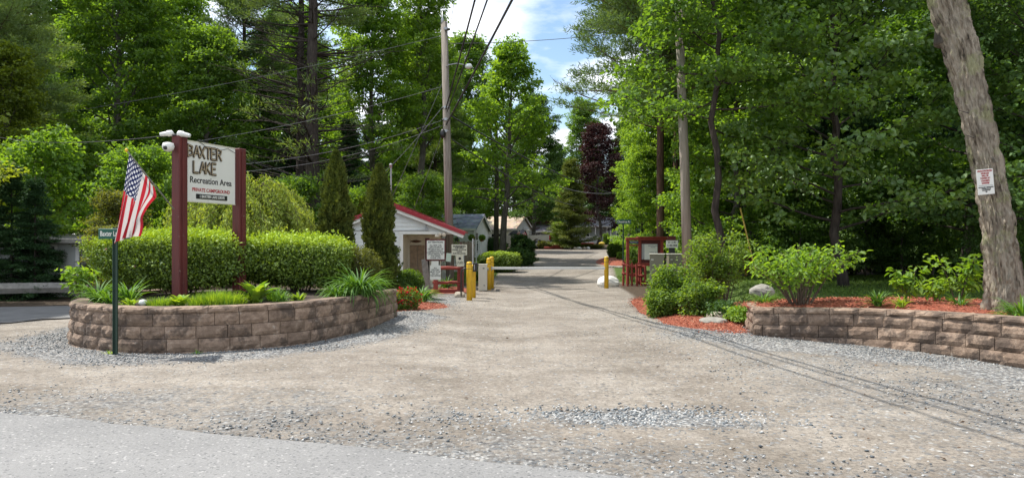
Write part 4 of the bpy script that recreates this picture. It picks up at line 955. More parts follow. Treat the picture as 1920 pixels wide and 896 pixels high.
def rail(mb, a, b_, r, wob=.02, n=6, k=8):
    a, b_ = Vector(a), Vector(b_); pts = []
    for i_ in range(n+1): pts.append(a.lerp(b_, i_/n)+Vector((0, random.uniform(-wob, wob), random.uniform(-wob, wob)))*(0 if i_ in (0, n) else 1))
    mb.tube(pts, [r*random.uniform(.85, 1.1) for _ in pts], k)
fn = thing('rail_fence', 'dark red rail fence with planter board below the porch notices', 'fence', (gx(840, 23.1), 23.1, 0))
for x_, h_ in ((-.42, .7), (.36, .92), (.47, .95)):
    p = MB(); p.box((x_, .0, h_/2), (.11 if x_ < .45 else .09, .11, h_), bev=.01); p.build('post', M['red_stain'], fn)
for z_ in (.83, .35):
    p = MB(); rail(p, (-.5, -.02, z_), (.42, -.02, z_), .055 if z_ > .5 else .05); p.build('rail', M['red_stain'], fn)
p = MB(); p.box((0, -.1, .06), (.9, .05, .14), bev=.006); p.build('planter_board', M['red_stain'], fn)
ab = thing('board_sign', 'grey weathered plank leaning beside the porch door', 'plank', (gx(799, 23.6), 23.6, 0))
p = MB(); p.box((0, 0, .55), (.20, .03, 1.1), rot=Matrix.Rotation(R(-6), 3, 'Y')); p.box((-.05, -.02, 1.0), (.12, .03, .2)); p.build('plank', M['grey_wood'], ab)

# ================================================================ gate and bollards
def bollard(label, px, d, h, grp='yellow steel bollards at the gate'):
    o = thing('bollard', label, 'bollard', (gx(px, d), d, 0), 0, grp)
    p = MB(); p.lathe([(.082, -.05), (.082, h-.03), (.076, h-.01), (.06, h+.012), (.03, h+.02)], (0, 0, 0), 20); p.build('pipe', M['yellow'], o, True)
    for z_ in (.19, .05): p = MB(); p.lathe([(.0835, h-z_), (.0835, h-z_+.012)], (0, 0, 0), 20); p.build('painted_ring', M['black'], o, True)
    return o
bollard('yellow bollard nearest the camera by the small white stone', 880, 20.2, 1.09)
bl2 = bollard('yellow bollard just behind the front one with black keypad', 887, 21.0, .98)
bollard('yellow bollard directly beside the beige gate cabinet', 916.5, 24.6, 1.10)
bollard('yellow bollard that holds the left end of the white gate arm', 922, 25.5, 1.13)
bollard('single yellow bollard in front of the white boulder', 1137, 25.6, 1.13)
kp = thing('keypad', 'black gate keypad box mounted by the front yellow bollards', 'keypad', (gx(891, 20.75), 20.75, .93))
p = MB(); p.box((0, 0, 0), (.13, .12, .26), bev=.012); p.box((.07, -.02, .08), (.05, .16, .03)); p.build('housing', M['black'], kp)
p = MB(); p.box((-.02, .0, .0), (.02, .125, .16)); p.build('key_face', M['grey_metal'], kp)
bp = thing('bent_pipe', 'black bent pipe rising beside the front yellow bollard', 'pipe', (gx(864.5, 21.2), 21.2, 0))
p = MB(); p.tube([(0, 0, 0), (0, 0, .55), (.0, 0, .74), (.03, 0, .83), (.10, 0, .88), (.22, 0, .89)], .022, 8); p.build('pipe', M['black'], bp, True)
gt = thing('barrier_gate', 'beige gate cabinet with long white barrier arm across the drive', 'gate', (gx(905.5, 24.1), 24.1, 0))
p = MB(); p.box((0, .0, .46), (.29, .30, .88), bev=.012); p.box((0, .0, .905), (.31, .32, .03), bev=.005); p.build('cabinet', M['beige'], gt)
p = MB(); p.box((.03, -.155, .78), (.06, .012, .03)); p.build('handle', M['black'], gt)
p = MB(); p.box((.05, -.155, .2), (.03, .012, .03)); p.build('lock', M['black'], gt)
p = MB(); p.box((2.25, .95, .745), (4.1, .035, .085), bev=.006); p.build('barrier_arm', M['white'], gt)
p = MB(); p.box((.13, .6, .74), (.10, .9, .08)); p.box((.22, .95, .74), (.12, .12, .16)); p.build('arm_bracket', M['grey_metal'], gt)

# ================================================================ kiosk, fence, cabinets
dk = 27.6
kk = thing('notice_kiosk', 'red wooden notice kiosk with white posters right of the gate', 'kiosk', (gx(1199, dk), dk, 0))
kx = lambda px: gx(px, dk)-gx(1199, dk)
for px_ in (1177, 1199.5, 1241):
    p = MB(); p.box((kx(px_), 0, .9), (.11, .11, 1.75), bev=.006); p.build('post', M['red_stain'], kk)
p = MB(); p.box((kx(1211), -.03, 1.80), (1.58, .20, .11), bev=.006); p.box((kx(1221), -.03, 1.87), (1.10, .5, .03)); p.build('top_beam', M['red_stain'], kk)
p = MB(); p.box((kx(1220), .03, 1.30), (.80, .03, .95)); p.build('back_panel', M['red_paint'], kk)
p = MB(); p.box((kx(1218), -.005, 1.30), (.62, .02, .60)); pc = p.build('case', M['grey_metal'], kk)
p = MB(); p.box((kx(1220), -.03, 1.29), (.50, .012, .60)); po = p.build('poster', M['sign_white'], kk)
txt('BAXTER LAKE\nRULES', .06, po, (kx(1224), -.038, 1.50), 'ink_blue'); txt('CAMPERS ONLY', .045, po, (kx(1225), -.038, 1.27), 'ink')
p = MB(); p.box((kx(1218), -.04, .80), (.98, .07, .12), bev=.006); p.build('lower_rail', M['red_stain'], kk)
p = MB(); p.box((kx(1217), -.05, .12), (.9, .1, .10)); p.build('base_board', M['red_stain'], kk)
p = MB(); p.box((kx(1188), -.02, 1.67), (.36, .02, .10)); bs = p.build('blue_nameboard', M['ink_blue'], kk); txt('WELCOME', .06, bs, (kx(1188), -.034, 1.67), 'sign_white')
p = MB(); p.box((kx(1188), -.02, 1.55), (.36, .05, .05)); p.build('crossbar', M['red_stain'], kk)
rf = thing('rail_fence', 'short red split rail fence by the street sign pole', 'fence', (gx(1170, 26.8), 26.8, 0))
pf = [(0, .2, .95), (.12, -.1, .80), (.32, .1, .88), (.50, 0, .84), (.72, .3, .8), (.85, .2, .78)]
for x_, y_, h_ in pf:
    p = MB(); rail(p, (x_, y_, -.05), (x_+random.uniform(-.04, .04), y_, h_), .045, .01, 3); p.build('post', M['red_stain'], rf)
for z_ in (.78, .42):
    for a, b_ in ((0, 2), (2, 4)):
        p = MB(); rail(p, (pf[a][0]-.05, pf[a][1], z_+(.06 if a == 0 else 0)), (pf[b_][0]+.1, pf[b_][1], z_-.05), .05); p.build('rail', M['red_stain'], rf)
sp2 = thing('street_sign', 'green street name blade high on a thin dark pole by the kiosk', 'street sign', (gx(1168.5, 27), 27, 0))
p = MB(); p.tube([(0, 0, -.1), (0, 0, 2.55)], .028, 8); p.build('pole', M['green_metal'], sp2)
p = MB(); p.box((.02, -.035, 2.45), (.56, .012, .17), bev=.004); s2 = p.build('sign_blade', M['sign_green'], sp2); txt('Chocorua Av', .125, s2, (.02, -.043, 2.45), 'sign_white', sx=.72, bold=.002)
def cabinet(label, px, d, w_, dep, h_, rz, mat):
    o = thing('utility_cabinet', label, 'cabinet', (gx(px, d), d, 0), rz)
    p = MB(); p.box((0, 0, h_/2-.02), (w_, dep, h_-.02), bev=.008); p.build('body', M[mat], o)
    p = MB(); p.box((0, 0, h_-.015), (w_+.05, dep+.05, .03), bev=.005); p.build('lid', M['beige'], o)
    p = MB(); p.box((-w_*.32, -dep/2-.006, h_-.2), (.08, .008, .03)); p.build('label_plate', M['sign_white'], o)
    p = MB(); p.box((w_*.35, -dep/2-.012, h_*.5), (.03, .02, .12)); p.build('handle', M['grey_metal'], o)
cabinet('tall olive utility cabinet partly behind the front shrub', 1232, 24.0, .48, .5, 1.28, R(-12), 'olive_metal')
cabinet('second olive utility cabinet right of the tall one behind the shrub', 1266, 24.6, .52, .5, 1.27, R(-3), 'olive_metal')
ls = thing('lot_sign', 'small white site number sign with red cap above the cabinets', 'sign', (gx(1260, 25.8), 25.8, 0))
p = MB(); p.box((0, .03, .85), (.22, .04, 1.75), bev=.004); p.build('post', M['black'], ls)
p = MB(); p.box((-.02, -.01, 1.81), (.30, .03, .17)); p.build('cap', M['red_paint'], ls)
p = MB(); p.box((0, -.02, 1.60), (.43, .02, .27)); b5 = p.build('board', M['sign_white'], ls)
txt('\u2190 1-41', .10, b5, (0, -.032, 1.665), 'ink', bold=.002); txt('1-42-304', .10, b5, (0, -.032, 1.545), 'ink', bold=.002)

# ================================================================ utility poles
up = thing('utility_pole', 'tall brown wooden utility pole behind the gatehouse porch', 'utility pole', (-2.36, 27, 0))
PB = Vector((-2.36, 27, 0))
p = MB(); p.tube([(0, 0, -.2), (-.10, 0, 4.5), (-.24, 0, 10.1)], [.165, .15, .125], 14); p.build('shaft', M['pole'], up, True)
p = MB(); p.lathe([(.02, 0), (.07, .05), (.05, .12), (.07, .16), (.03, .24), (.012, .5)], (-.30, -.05, 10.0), 12); p.build('insulator', M['grey_metal'], up, True)
p = MB(); p.tube([(-.2, -.1, 8.3), (-.05, -.15, 8.42), (.3, -.25, 8.45), (.62, -.3, 8.36)], .02, 8); arm = p.build('lamp_arm', M['grey_metal'], up, True)
p = MB(); p.lathe([(.02, .10), (.10, .08), (.14, 0), (.13, -.06), (.05, -.10)], (.72, -.32, 8.32), 16); p.build('lamp_head', M['lens'], arm, True)
p = MB()
for z_ in (9.8, 6.8, 6.35, 5.9): p.tube([(-.16, 0, z_), (-.16, 0, z_+.04)], .16, 12); p.box((-.17, -.16, z_), (.1, .08, .1))
p.build('hardware', M['grey_metal'], up)
p = MB(); p.lathe([(.03, -.16), (.10, -.10), (.12, 0), (.08, .12), (.03, .18)], (-.27, -.22, 5.78), 12); p.build('splice_box', M['black'], up, True)
up2 = thing('utility_pole', 'pale straight utility pole among the maples behind the big shrub', 'utility pole', (gx(1291, 21), 21, 0))
p = MB(); p.tube([(0, 0, -.2), (-.12, 0, 4), (-.33, 0, 9.6)], [.15, .14, .12], 14); p.build('shaft', M['pole_light'], up2, True)
p = MB(); p.box((-.33, -.12, 9.2), (.1, .1, .3)); p.build('hardware', M['grey_metal'], up2)
p = MB(); p.tube([at(1416, 506, 20), at(1388, 390, 20.4)], .022, 6); tag(p.build('guy_guard', M['orange_tag']), 'yellow guard tube on the guy wire in the right woods', 'guard')

def wire(label, pts, r=.012, sag=.0, mat='rubber', group=None, n=24):
    a, b_ = Vector(pts[0]), Vector(pts[-1]); P = []
    for i_ in range(n+1):
        u = i_/n; q = a.lerp(b_, u); q.z -= sag*4*u*(1-u); P.append(q)
    p = MB(); p.tube(P, r, 5); return tag(p.build('power_line', M[mat]), label, 'wire', group)
def pw(z_): return Vector((-2.36-.024*z_, 26.85, z_))
wire('thick black cable running overhead, leftmost of the three', (pw(6.75), (2.15, -4, 7.9)), .024, .15)
wire('thick black cable running overhead, middle of the three', (pw(6.65)+Vector((.05, 0, 0)), (2.75, -4, 7.9)), .020, .15)
wire('thick black cable running overhead, rightmost of the three', (pw(6.15), (3.6, -4, 7.3)), .028, .1)
wire('thin primary wire leaving the very top of the brown pole', (pw(10.4), (1.3, -4, 12.2)), .009, .1)
wire('thin wire from the pole top beside the primary wire', (pw(9.9)+Vector((.25, 0, 0)), (2.4, -4, 14.0)), .009, .1)
wire('thin pale wire from the top of the pole to the right pines', (at(845, 82, 27), at(1195, 58, 30)), .012, .12, 'wire_grey')
wire('pale wire from high on the pole to the left woods', (at(826, 68, 27), at(-20, 232, 31)), .010, .25, 'wire_grey')
wire('pale wire from mid pole to the left woods', (at(828, 163, 27), at(180, 290, 25)), .010, .3, 'wire_grey')
wire('pale upper wire of the low pair reaching the sign', (at(828, 226, 27), at(455, 308, 24)), .010, .25, 'wire_grey')
wire('pale lower wire of the low pair reaching the sign', (at(828, 236, 27), at(455, 322, 24)), .010, .3, 'wire_grey')
wire('thin guy wire slanting down to the gatehouse mast', (at(830, 200, 27), at(722, 322, 26.9)), .010, .1, 'wire_grey')
wire('steep thin wire down to the gatehouse roof ridge', (at(832, 150, 27), at(728, 385, 27.4)), .010, .05, 'wire_grey')
wire('steep guy wire landing behind the red roof', (at(833, 240, 27), at(772, 402, 28)), .010, .05, 'wire_grey')
wire('thin wire from the gatehouse mast to the sign post', (at(722, 326, 26.9), at(372, 262, 12.6)), .008, .5)
wire('heavy black cable sloping down to the far trees', (at(846, 218, 27), at(1168, 366, 62)), .030, .5)
wire('second heavy cable sloping down behind the pole', (at(848, 262, 27), at(1075, 385, 60)), .026, .4)
wire('thin black wire crossing left behind the dome camera', (at(0, 258, 24), at(318, 254, 12.2)), .008, .15)
wire('pale wire across the dark trees above the porch house', (at(1040, 346, 62), at(1166, 360, 60)), .022, .4, 'wire_grey')
# ================================================================ HOUSES
def house(name, label, x, y, z, rz, L_, W_, eave, ridge, side, roof, wins, gwins, extra=None):
    o = thing(name, label, 'house', (x, y, z), rz); sl = (ridge-eave)/(W_/2)
    p = MB(); siding(p, (-L_, 0), (0, 0), -.3, eave, step=.13); siding(p, (0, 0), (0, W_), -.3, eave, apex=W_/2, slope=sl, zr=ridge-.05, step=.13)
    siding(p, (0, W_), (-L_, W_), -.3, eave, step=.3); siding(p, (-L_, W_), (-L_, 0), -.3, eave, apex=W_/2, slope=sl, zr=ridge-.05, step=.3); p.build('wall', M[side], o)
    a = math.atan(sl); H_ = W_/2+.25; p = MB()
    for sg in (-1, 1): p.box((-L_/2, W_/2+sg*H_/2, ridge+.03-H_/2*sl), (L_+.5, H_/math.cos(a), .05), rot=Matrix.Rotation(-sg*a, 3, 'X'))
    p.build('roof', M[roof], o)
    p = MB()
    for sg in (-1, 1): p.box((.22, W_/2+sg*H_/2, ridge-.07-H_/2*sl), (.04, H_/math.cos(a), .15), rot=Matrix.Rotation(-sg*a, 3, 'X'))
    p.box((-L_/2, -.27, eave-.10+.03), (L_+.46, .03, .14)); p.box((-.03, -.025, eave/2), (.1, .03, eave)); p.box((.025, .03, eave/2), (.03, .1, eave)); p.build('trim', M['white'], o)
    for (xx, zz, ww, hh) in wins:
        p = MB(); p.box((xx, -.03, zz), (ww+.14, .04, hh+.14)); f = p.build('window', M['white'], o)
        p = MB()
        for q in (-1, 1): p.box((xx+q*ww*.25, -.055, zz+hh*.25), (ww*.42, .01, hh*.42)); p.box((xx+q*ww*.25, -.055, zz-hh*.25), (ww*.42, .01, hh*.42))
        p.build('pane', M['glass'], f)
    for (yy, zz, ww, hh) in gwins:
        p = MB(); p.box((.03, yy, zz), (.04, ww+.14, hh+.14)); f = p.build('window', M['white'], o)
        p = MB(); p.box((.055, yy, zz+hh*.24), (.01, ww, hh*.44)); p.box((.055, yy, zz-hh*.24), (.01, ww, hh*.44)); p.build('pane', M['glass'], f)
    return o
h1 = house('cottage', 'white cottage with grey blue shingle roof just behind the gatehouse', -2.73, 50, .60, R(-8), 7.5, 6.1, 2.05, 3.15, 'siding', 'shingle_blue', [(-4.2, 1.3, .8, .9)], [(1.0, 1.05, .7, 1.5)])
p = MB(); p.lathe([(.02, 0), (.17, .02), (.17, .05), (.02, .06)], (-1.2, -.05, 1.25), 12, sy=1.3, rot=Matrix.Rotation(R(90), 3, 'X')); p.build('oval_plaque', M['black'], h1)
h2 = house('cottage', 'white cottage with sandy tan roof between grey roof and pickup', .26, 71, .85, R(-15.7), 6.9, 7.1, 2.23, 3.55, 'siding', 'shingle_tan', [(-1.9, 1.0, 1.1, 1.5)], [(4.8, 1.1, .7, .8)])
p = MB(); p.box((-.55, -.04, .95), (1.0, .05, 1.9)); p.build('entry_panel', M['trim'], h2)
h3 = house('shed', 'small grey shed in shade behind the pickup', gx(1032, 82), 82, 1.4, R(-14), 3.4, 3.0, 1.6, 2.3, 'shed_siding', 'shingle_grey', [(-1.5, 1.0, .5, .6)], []); h3['category'] = 'shed'
h4 = house('cottage', 'shaded cottage with white porch rails under the dark trees', gx(1163, 96), 97, 1.60, R(4), 7.5, 6, 2.3, 3.6, 'shed_siding', 'shingle_grey', [(-4.6, 1.3, .9, .9)], [])
p = MB()
for x_ in (-5.3, -3.5, -1.9, -1.4, -.6, -.1): p.box((x_, -1.0, 1.1), (.12, .12, 2.2))
p.box((-2.7, -1.0, .85), (5.2, .08, .1)); p.box((-2.7, -1.0, .1), (5.2, .08, .1))
for k in range(30): p.box((-5.2+k*.17, -1.0, .47), (.05, .04, .75))
p.box((-2.7, -.5, 2.25), (5.4, 1.2, .08)); p.build('porch_rail', M['pvc'], h4)
# left shed across the side road
zl = 0
sh = thing('shed', 'grey clapboard shed half hidden in the bushes across the side road', 'shed', (gx(150, 21.5), 21.5, 0), R(4))
p = MB(); siding(p, (-3.0, 0), (0, 0), 0, 1.72, step=.09); siding(p, (0, 0), (0, 2.5), 0, 1.72, step=.09); p.build('wall', M['shed_siding'], sh)
p = MB(); p.box((-1.45, 1.2, 1.80), (3.5, 3.2, .06), rot=Matrix.Rotation(R(4), 3, 'X')); p.box((-1.45, -.4, 1.70), (3.5, .03, .12)); p.build('roof', M['grey_wood'], sh)
p = MB(); p.box((-.06, -.03, .86), (.1, .04, 1.72)); p.box((-1.1, -.03, 1.2), (.9, .04, .8)); p.build('trim', M['pvc'], sh)
p = MB(); p.box((-1.1, -.055, 1.2), (.76, .01, .68)); p.build('pane', M['glass'], sh)
gr = thing('guard_rail', 'long grey timber rail along the far side of the side road', 'guard rail', (-14, 19.9, 0))
p = MB(); rail(p, (-9, -1.4, .38), (2.2, .5, .36), .16, .01, 8, 6); p.build('beam', M['grey_wood'], gr)
for u in (0, .25, .5, .75, 1):
    p = MB(); p.box((-8.8+10.8*u, -1.3+1.8*u, .15), (.16, .16, .5)); p.build('post', M['grey_wood'], gr)
# person by the shed
def skin_body(name, joints, edges, mat, parent):
    me = bpy.data.meshes.new(name); me.from_pydata([j[:3] for j in joints], edges, []); o = link(name, me, parent); me.materials.append(M[mat])
    o.modifiers.new('skin', 'SKIN'); sv = me.skin_vertices[0].data if me.skin_vertices else None
    return o, me
def person(loc, rz):
    pr = thing('person', 'person in blue top and navy shorts reaching up beside the shed', 'person', loc, rz)
    p = MB(); g_ = MB()
    # one continuous body: torso, legs, arms, neck and head grown from overlapping tapered rings
    def limb(mb, pts, rr, n=12): mb.tube(pts, rr, n)
    limb(p, [(0, 0, .86), (0, 0, .98), (0, 0, 1.12), (0, 0, 1.30), (0, 0, 1.42), (0, -.01, 1.48), (0, -.02, 1.56), (0, -.02, 1.64), (0, -.01, 1.72), (0, 0, 1.76)], [.13, .14, .13, .16, .15, .055, .055, .09, .085, .02], 14)
    for s_ in (-1, 1):
        limb(p, [(s_*.08, 0, .92), (s_*.09, -.01, .5), (s_*.09, .02, .1), (s_*.09, -.02, .03), (s_*.09, -.16, .03)], [.085, .055, .04, .04, .035])
    limb(p, [(-.15, 0, 1.40), (-.24, 0, 1.15), (-.22, -.12, .95), (-.21, -.16, .86)], [.05, .04, .033, .035]); limb(p, [(.15, 0, 1.40), (.28, -.1, 1.55), (.26, -.2, 1.8), (.26, -.22, 1.9)], [.05, .04, .033, .035])
    b_ = p.build('body', M['skin'], pr, True)
    rm = b_.modifiers.new('remesh', 'REMESH'); rm.mode = 'VOXEL'; rm.voxel_size = .018; rm.use_smooth_shade = True
    limb(g_, [(0, 0, .90), (0, 0, 1.12), (0, 0, 1.32), (0, 0, 1.43)], [.16, .155, .18, .10], 14); limb(g_, [(-.14, 0, 1.40), (-.24, 0, 1.2)], [.075, .06]); limb(g_, [(.14, 0, 1.40), (.26, -.08, 1.52)], [.075, .06]); g_.build('shirt', M['cloth_blue'], pr, True)
    g_ = MB(); limb(g_, [(0, 0, .98), (0, 0, .82)], [.16, .17]); 
    for s_ in (-1, 1): limb(g_, [(s_*.08, 0, .88), (s_*.09, 0, .55)], [.10, .085])
    g_.build('shorts', M['cloth_navy'], pr, True)
    g_ = MB(); g_.lathe([(.04, -.02), (.098, .0), (.10, .06), (.07, .11), (.01, .125)], (0, .01, 1.66), 14); g_.build('hair', M['bark_dark'], pr, True)
person((gx(143, 22.3), 22.3, -.02), R(20))

# ================================================================ PICKUP
pk = thing('pickup_truck', 'silver pickup truck parked behind the far shrub, tail light showing', 'pickup truck', (gx(1032, 67.5), 67.5, tzf(gx(1020, 67.5), 67.5)), R(172))
# local: x forward from the tail, y left
def arch(x0, x1, cx, r, zb): return [(cx+r*math.cos(q), zb+r*math.sin(q)) for q in np.linspace(math.pi, 0, 9)]
prof = [(0, .55)]+arch(0, 0, 1.15, .46, .52)+arch(0, 0, 4.55, .46, .52)+[(5.55, .55), (5.6, .85), (5.5, 1.12), (4.3, 1.22), (3.9, 1.25), (0, 1.32)]
p = MB(); p.prism(prof, -.95, .95, 'y'); bd = p.build('body', M['truck'], pk)
p = MB(); p.prism([(1.95, 1.24), (4.25, 1.22), (3.55, 1.82), (2.25, 1.84), (2.0, 1.75)], -.82, .82, 'y'); cbn = p.build('cab', M['truck'], pk)
p = MB()
for s_ in (-1, 1):
    p.prism([(2.12, 1.30), (2.95, 1.30), (2.95, 1.75), (2.28, 1.76)], s_*.825, s_*.835, 'y'); p.prism([(3.05, 1.30), (4.0, 1.29), (3.5, 1.74), (3.05, 1.75)], s_*.825, s_*.835, 'y')
p.build('window', M['glass'], cbn)
p = MB(); p.box((1.0, 0, 1.30), (1.7, 1.6, .06)); p.tube([(.2, -.7, 1.33), (1.8, .2, 1.62)], .03, 6); p.tube([(.3, .5, 1.33), (1.9, .5, 1.6)], .03, 6); p.build('bed_cargo', M['black'], pk)
for s_ in (-1, 1):
    p = MB(); p.box((-.01, s_*.86, 1.05), (.10, .20, .42), bev=.01); p.build('tail_light', M['tail'], pk)
    p = MB(); p.box((5.56, s_*.7, .9), (.08, .35, .2)); p.build('headlight', M['lens'], pk)
    for cx in (1.15, 4.55):
        rx = Matrix.Rotation(R(90), 3, 'X'); p = MB(); p.lathe([(.2, -.12), (.36, -.12), (.39, -.08), (.39, .08), (.36, .12), (.2, .12)], (cx, s_*.82, .39), 20, rot=rx); wh = p.build('wheel', M['black'], pk, True)
        p = MB(); p.lathe([(.02, -.13), (.19, -.13), (.21, -.125), (.21, .125), (.02, .13)], (cx, s_*.82, .39), 16, rot=rx); p.build('rim', M['grey_metal'], wh, True)
p = MB(); p.box((-.12, 0, .62), (.16, 1.85, .2), bev=.03); p.build('bumper', M['grey_metal'], pk)

# far flag on cottage 2
fbm_ = fbm
fa, fb_, dd_ = at(978, 428, 57), at(984, 431, 57), 57
flag('small flag on a slanting pole beside the tan roofed cottage', at(981, 429, 57), at(969, 438, 57), Vector((.32, .05, -.50)), Vector((.42, .05, -.55)), [at(982, 427, 57), at(958, 449, 57.5)], tuple(at(958, 449, 57.5)), .06, .7, nfold=1.5, finial=False)

# ================================================================ garden bits left of the drive, d 36-44
tr_ = thing('garden_trellis', 'white garden trellis frame with hanging pots behind the yellow bollards', 'trellis', (gx(893, 40), 40, tzf(gx(893, 40), 40)))
p = MB()
for x_ in (-.22, .0, .28): p.box((x_, 0, .75), (.06, .06, 1.5))
p.box((.03, 0, 1.5), (.75, .08, .06)); p.box((.03, .0, .9), (.6, .04, .04)); p.build('frame', M['pvc'], tr_)
for x_, z_ in ((-.2, 1.62), (.32, 1.55)):
    p = MB(); p.lathe([(.10, 0), (.16, .18), (.17, .2)], (x_, -.05, z_-.1), 12); p.build('flower_pot', M['terracotta'], tr_, True)
pfn = thing('board_fence', 'brown weathered board fence panel beside the white trellis', 'fence', (gx(868, 38), 38, tzf(gx(868, 38), 38)), R(-8))
p = MB()
for k in range(10): p.box((-.6+k*.13, 0, .75+.02*math.sin(k*3)), (.12, .025, 1.5))
p.box((0, .03, 1.3), (1.3, .03, .08)); p.box((0, .03, .3), (1.3, .03, .08)); p.build('board_panel', M['fence_wood'], pfn)
wf = thing('picket_fence', 'white picket gate in front of the brown board fence', 'fence', (gx(856, 36), 36, tzf(gx(856, 36), 36)))
p = MB()
for k in range(7): p.box((-.3+k*.11, 0, .65), (.06, .02, 1.3))
p.box((.03, .02, 1.1), (.8, .03, .06)); p.box((.03, .02, .4), (.8, .03, .06)); p.build('picket_panel', M['pvc'], wf)
wp = thing('marker_post', 'thin white post standing by the wooden fence', 'post', (gx(886.5, 27.5), 27.5, 0)); p = MB(); p.box((0, 0, .9), (.05, .05, 1.8)); p.build('post', M['pvc'], wp)
# planters and stones at the far end of the drive
def planter(label, px, d, w_, h_, n):
    o = thing('log_planter', label, 'planter', (gx(px, d), d, tzf(gx(px, d), d)))
    for k in range(n):
        p = MB(); p.tube([(-w_/2, 0, h_*(k+.5)/n), (w_/2, 0, h_*(k+.5)/n)], h_/n*.52, 8); p.build('log', M['red_stain'], o)
    p = MB(); p.box((0, .4, h_*.45), (w_*.95, .8, h_*.85)); p.build('soil', M['soil'], o)
planter('low red log planter left of the small spruce', 1045, 66.5, 1.15, .42, 3)
planter('long red log planter under the small spruce', 1092, 73, 2.3, .40, 3)
planter('lowest short red log border left of the log planter', 1027, 66, .7, .25, 2)
for k, (px, d, s_, mt) in enumerate([(1078, 66, .4, 'rock_tan'), (1086, 66.2, .55, 'rock_white'), (1095, 66, .45, 'rock_tan'), (1103, 66.5, .4, 'rock_white'), (1068, 66.3, .35, 'rock_tan'), (1060, 66.6, .3, 'rock')]):
    rock('rock', ['first pale stone from the left edging the far flower bed', 'white stone second from left at the far flower bed', 'tan stone in the middle of the far bed edging', 'white stone right of the middle in the far bed edging', 'small tan stone nearest the red log planter', 'small grey stone touching the red log planter'][k], (gx(px, d), d, tzf(gx(px, d), d)+.08), (s_, .4, .3), mt, 20+k, group='stones edging the far flower bed')
for k, (px, d) in enumerate([(1128, 78), (1147, 79)]):
    rock('boulder', ('yellow painted boulder left of the green shrub at the far cottage', 'smaller yellow painted boulder right of the green shrub at the far cottage')[k], (gx(px, d), d, tzf(gx(px, d), d)+.15), (.7-.2*k, .5, .4), 'yellow_rock', 31+k)
for k, (px, d, s_) in enumerate([(1140, 40, .5), (1150, 39.6, .6), (1160, 39.4, .5), (1168, 39.2, .5)]):
    rock('rock', ['leftmost flat edging stone of the red mulch mound', 'second flat edging stone from the left at the mulch mound', 'third flat edging stone at the red mulch mound', 'rightmost edging stone beside the street sign pole'][k], (gx(px, d), d, tzf(gx(px, d), d)+.03), (s_, .35, .18), 'rock', 40+k, group='edging stones at the mulch mound')
# red garden chair on the lawn
def chair(label, px, d, rz):
    o = thing('garden_chair', label, 'chair', (gx(px, d), d, tzf(gx(px, d), d)), rz)
    p = MB()
    for k in range(5): p.box((0, -.25+k*.11, .36-.03*k), (.52, .09, .02))
    p.build('seat', M['red_stain'], o); p = MB()
    for k in range(5): p.box((-.22+k*.11, .33, .65), (.09, .02, .75), rot=Matrix.Rotation(R(-18), 3, 'X'))
    p.build('backrest', M['red_stain'], o)
    for s_ in (-1, 1):
        p = MB(); p.box((s_*.32, 0, .55), (.10, .75, .03)); p.build('armrest', M['red_stain'], o)
        for y_ in (-.3, .28): p = MB(); p.box((s_*.3, y_, .27), (.06, .08, .54)); p.build('leg', M['red_stain'], o)
chair('red slatted garden chair on the shaded lawn behind the shrubs', 1420, 27, R(25))
tb = thing('picnic_table', 'dark red picnic table in deep shade at the woods edge', 'table', (gx(1396, 29.5), 29.5, tzf(gx(1396, 29.5), 29.5)))
p = MB()
for k in range(5): p.box((0, -.3+k*.15, .74), (1.8, .13, .04))
p.build('table_top', M['red_paint'], tb)
for s_ in (-1, 1):
    p = MB(); p.box((0, s_*.7, .45), (1.8, .25, .04)); p.build('bench_seat', M['red_paint'], tb)
    p = MB(); p.box((s_*.7, -.35, .36), (.08, .08, .8), rot=Matrix.Rotation(R(25), 3, 'X')); p.box((s_*.7, .35, .36), (.08, .08, .8), rot=Matrix.Rotation(R(-25), 3, 'X')); p.box((s_*.7, 0, .42), (.06, 1.5, .08)); p.build('leg_frame', M['red_paint'], tb)

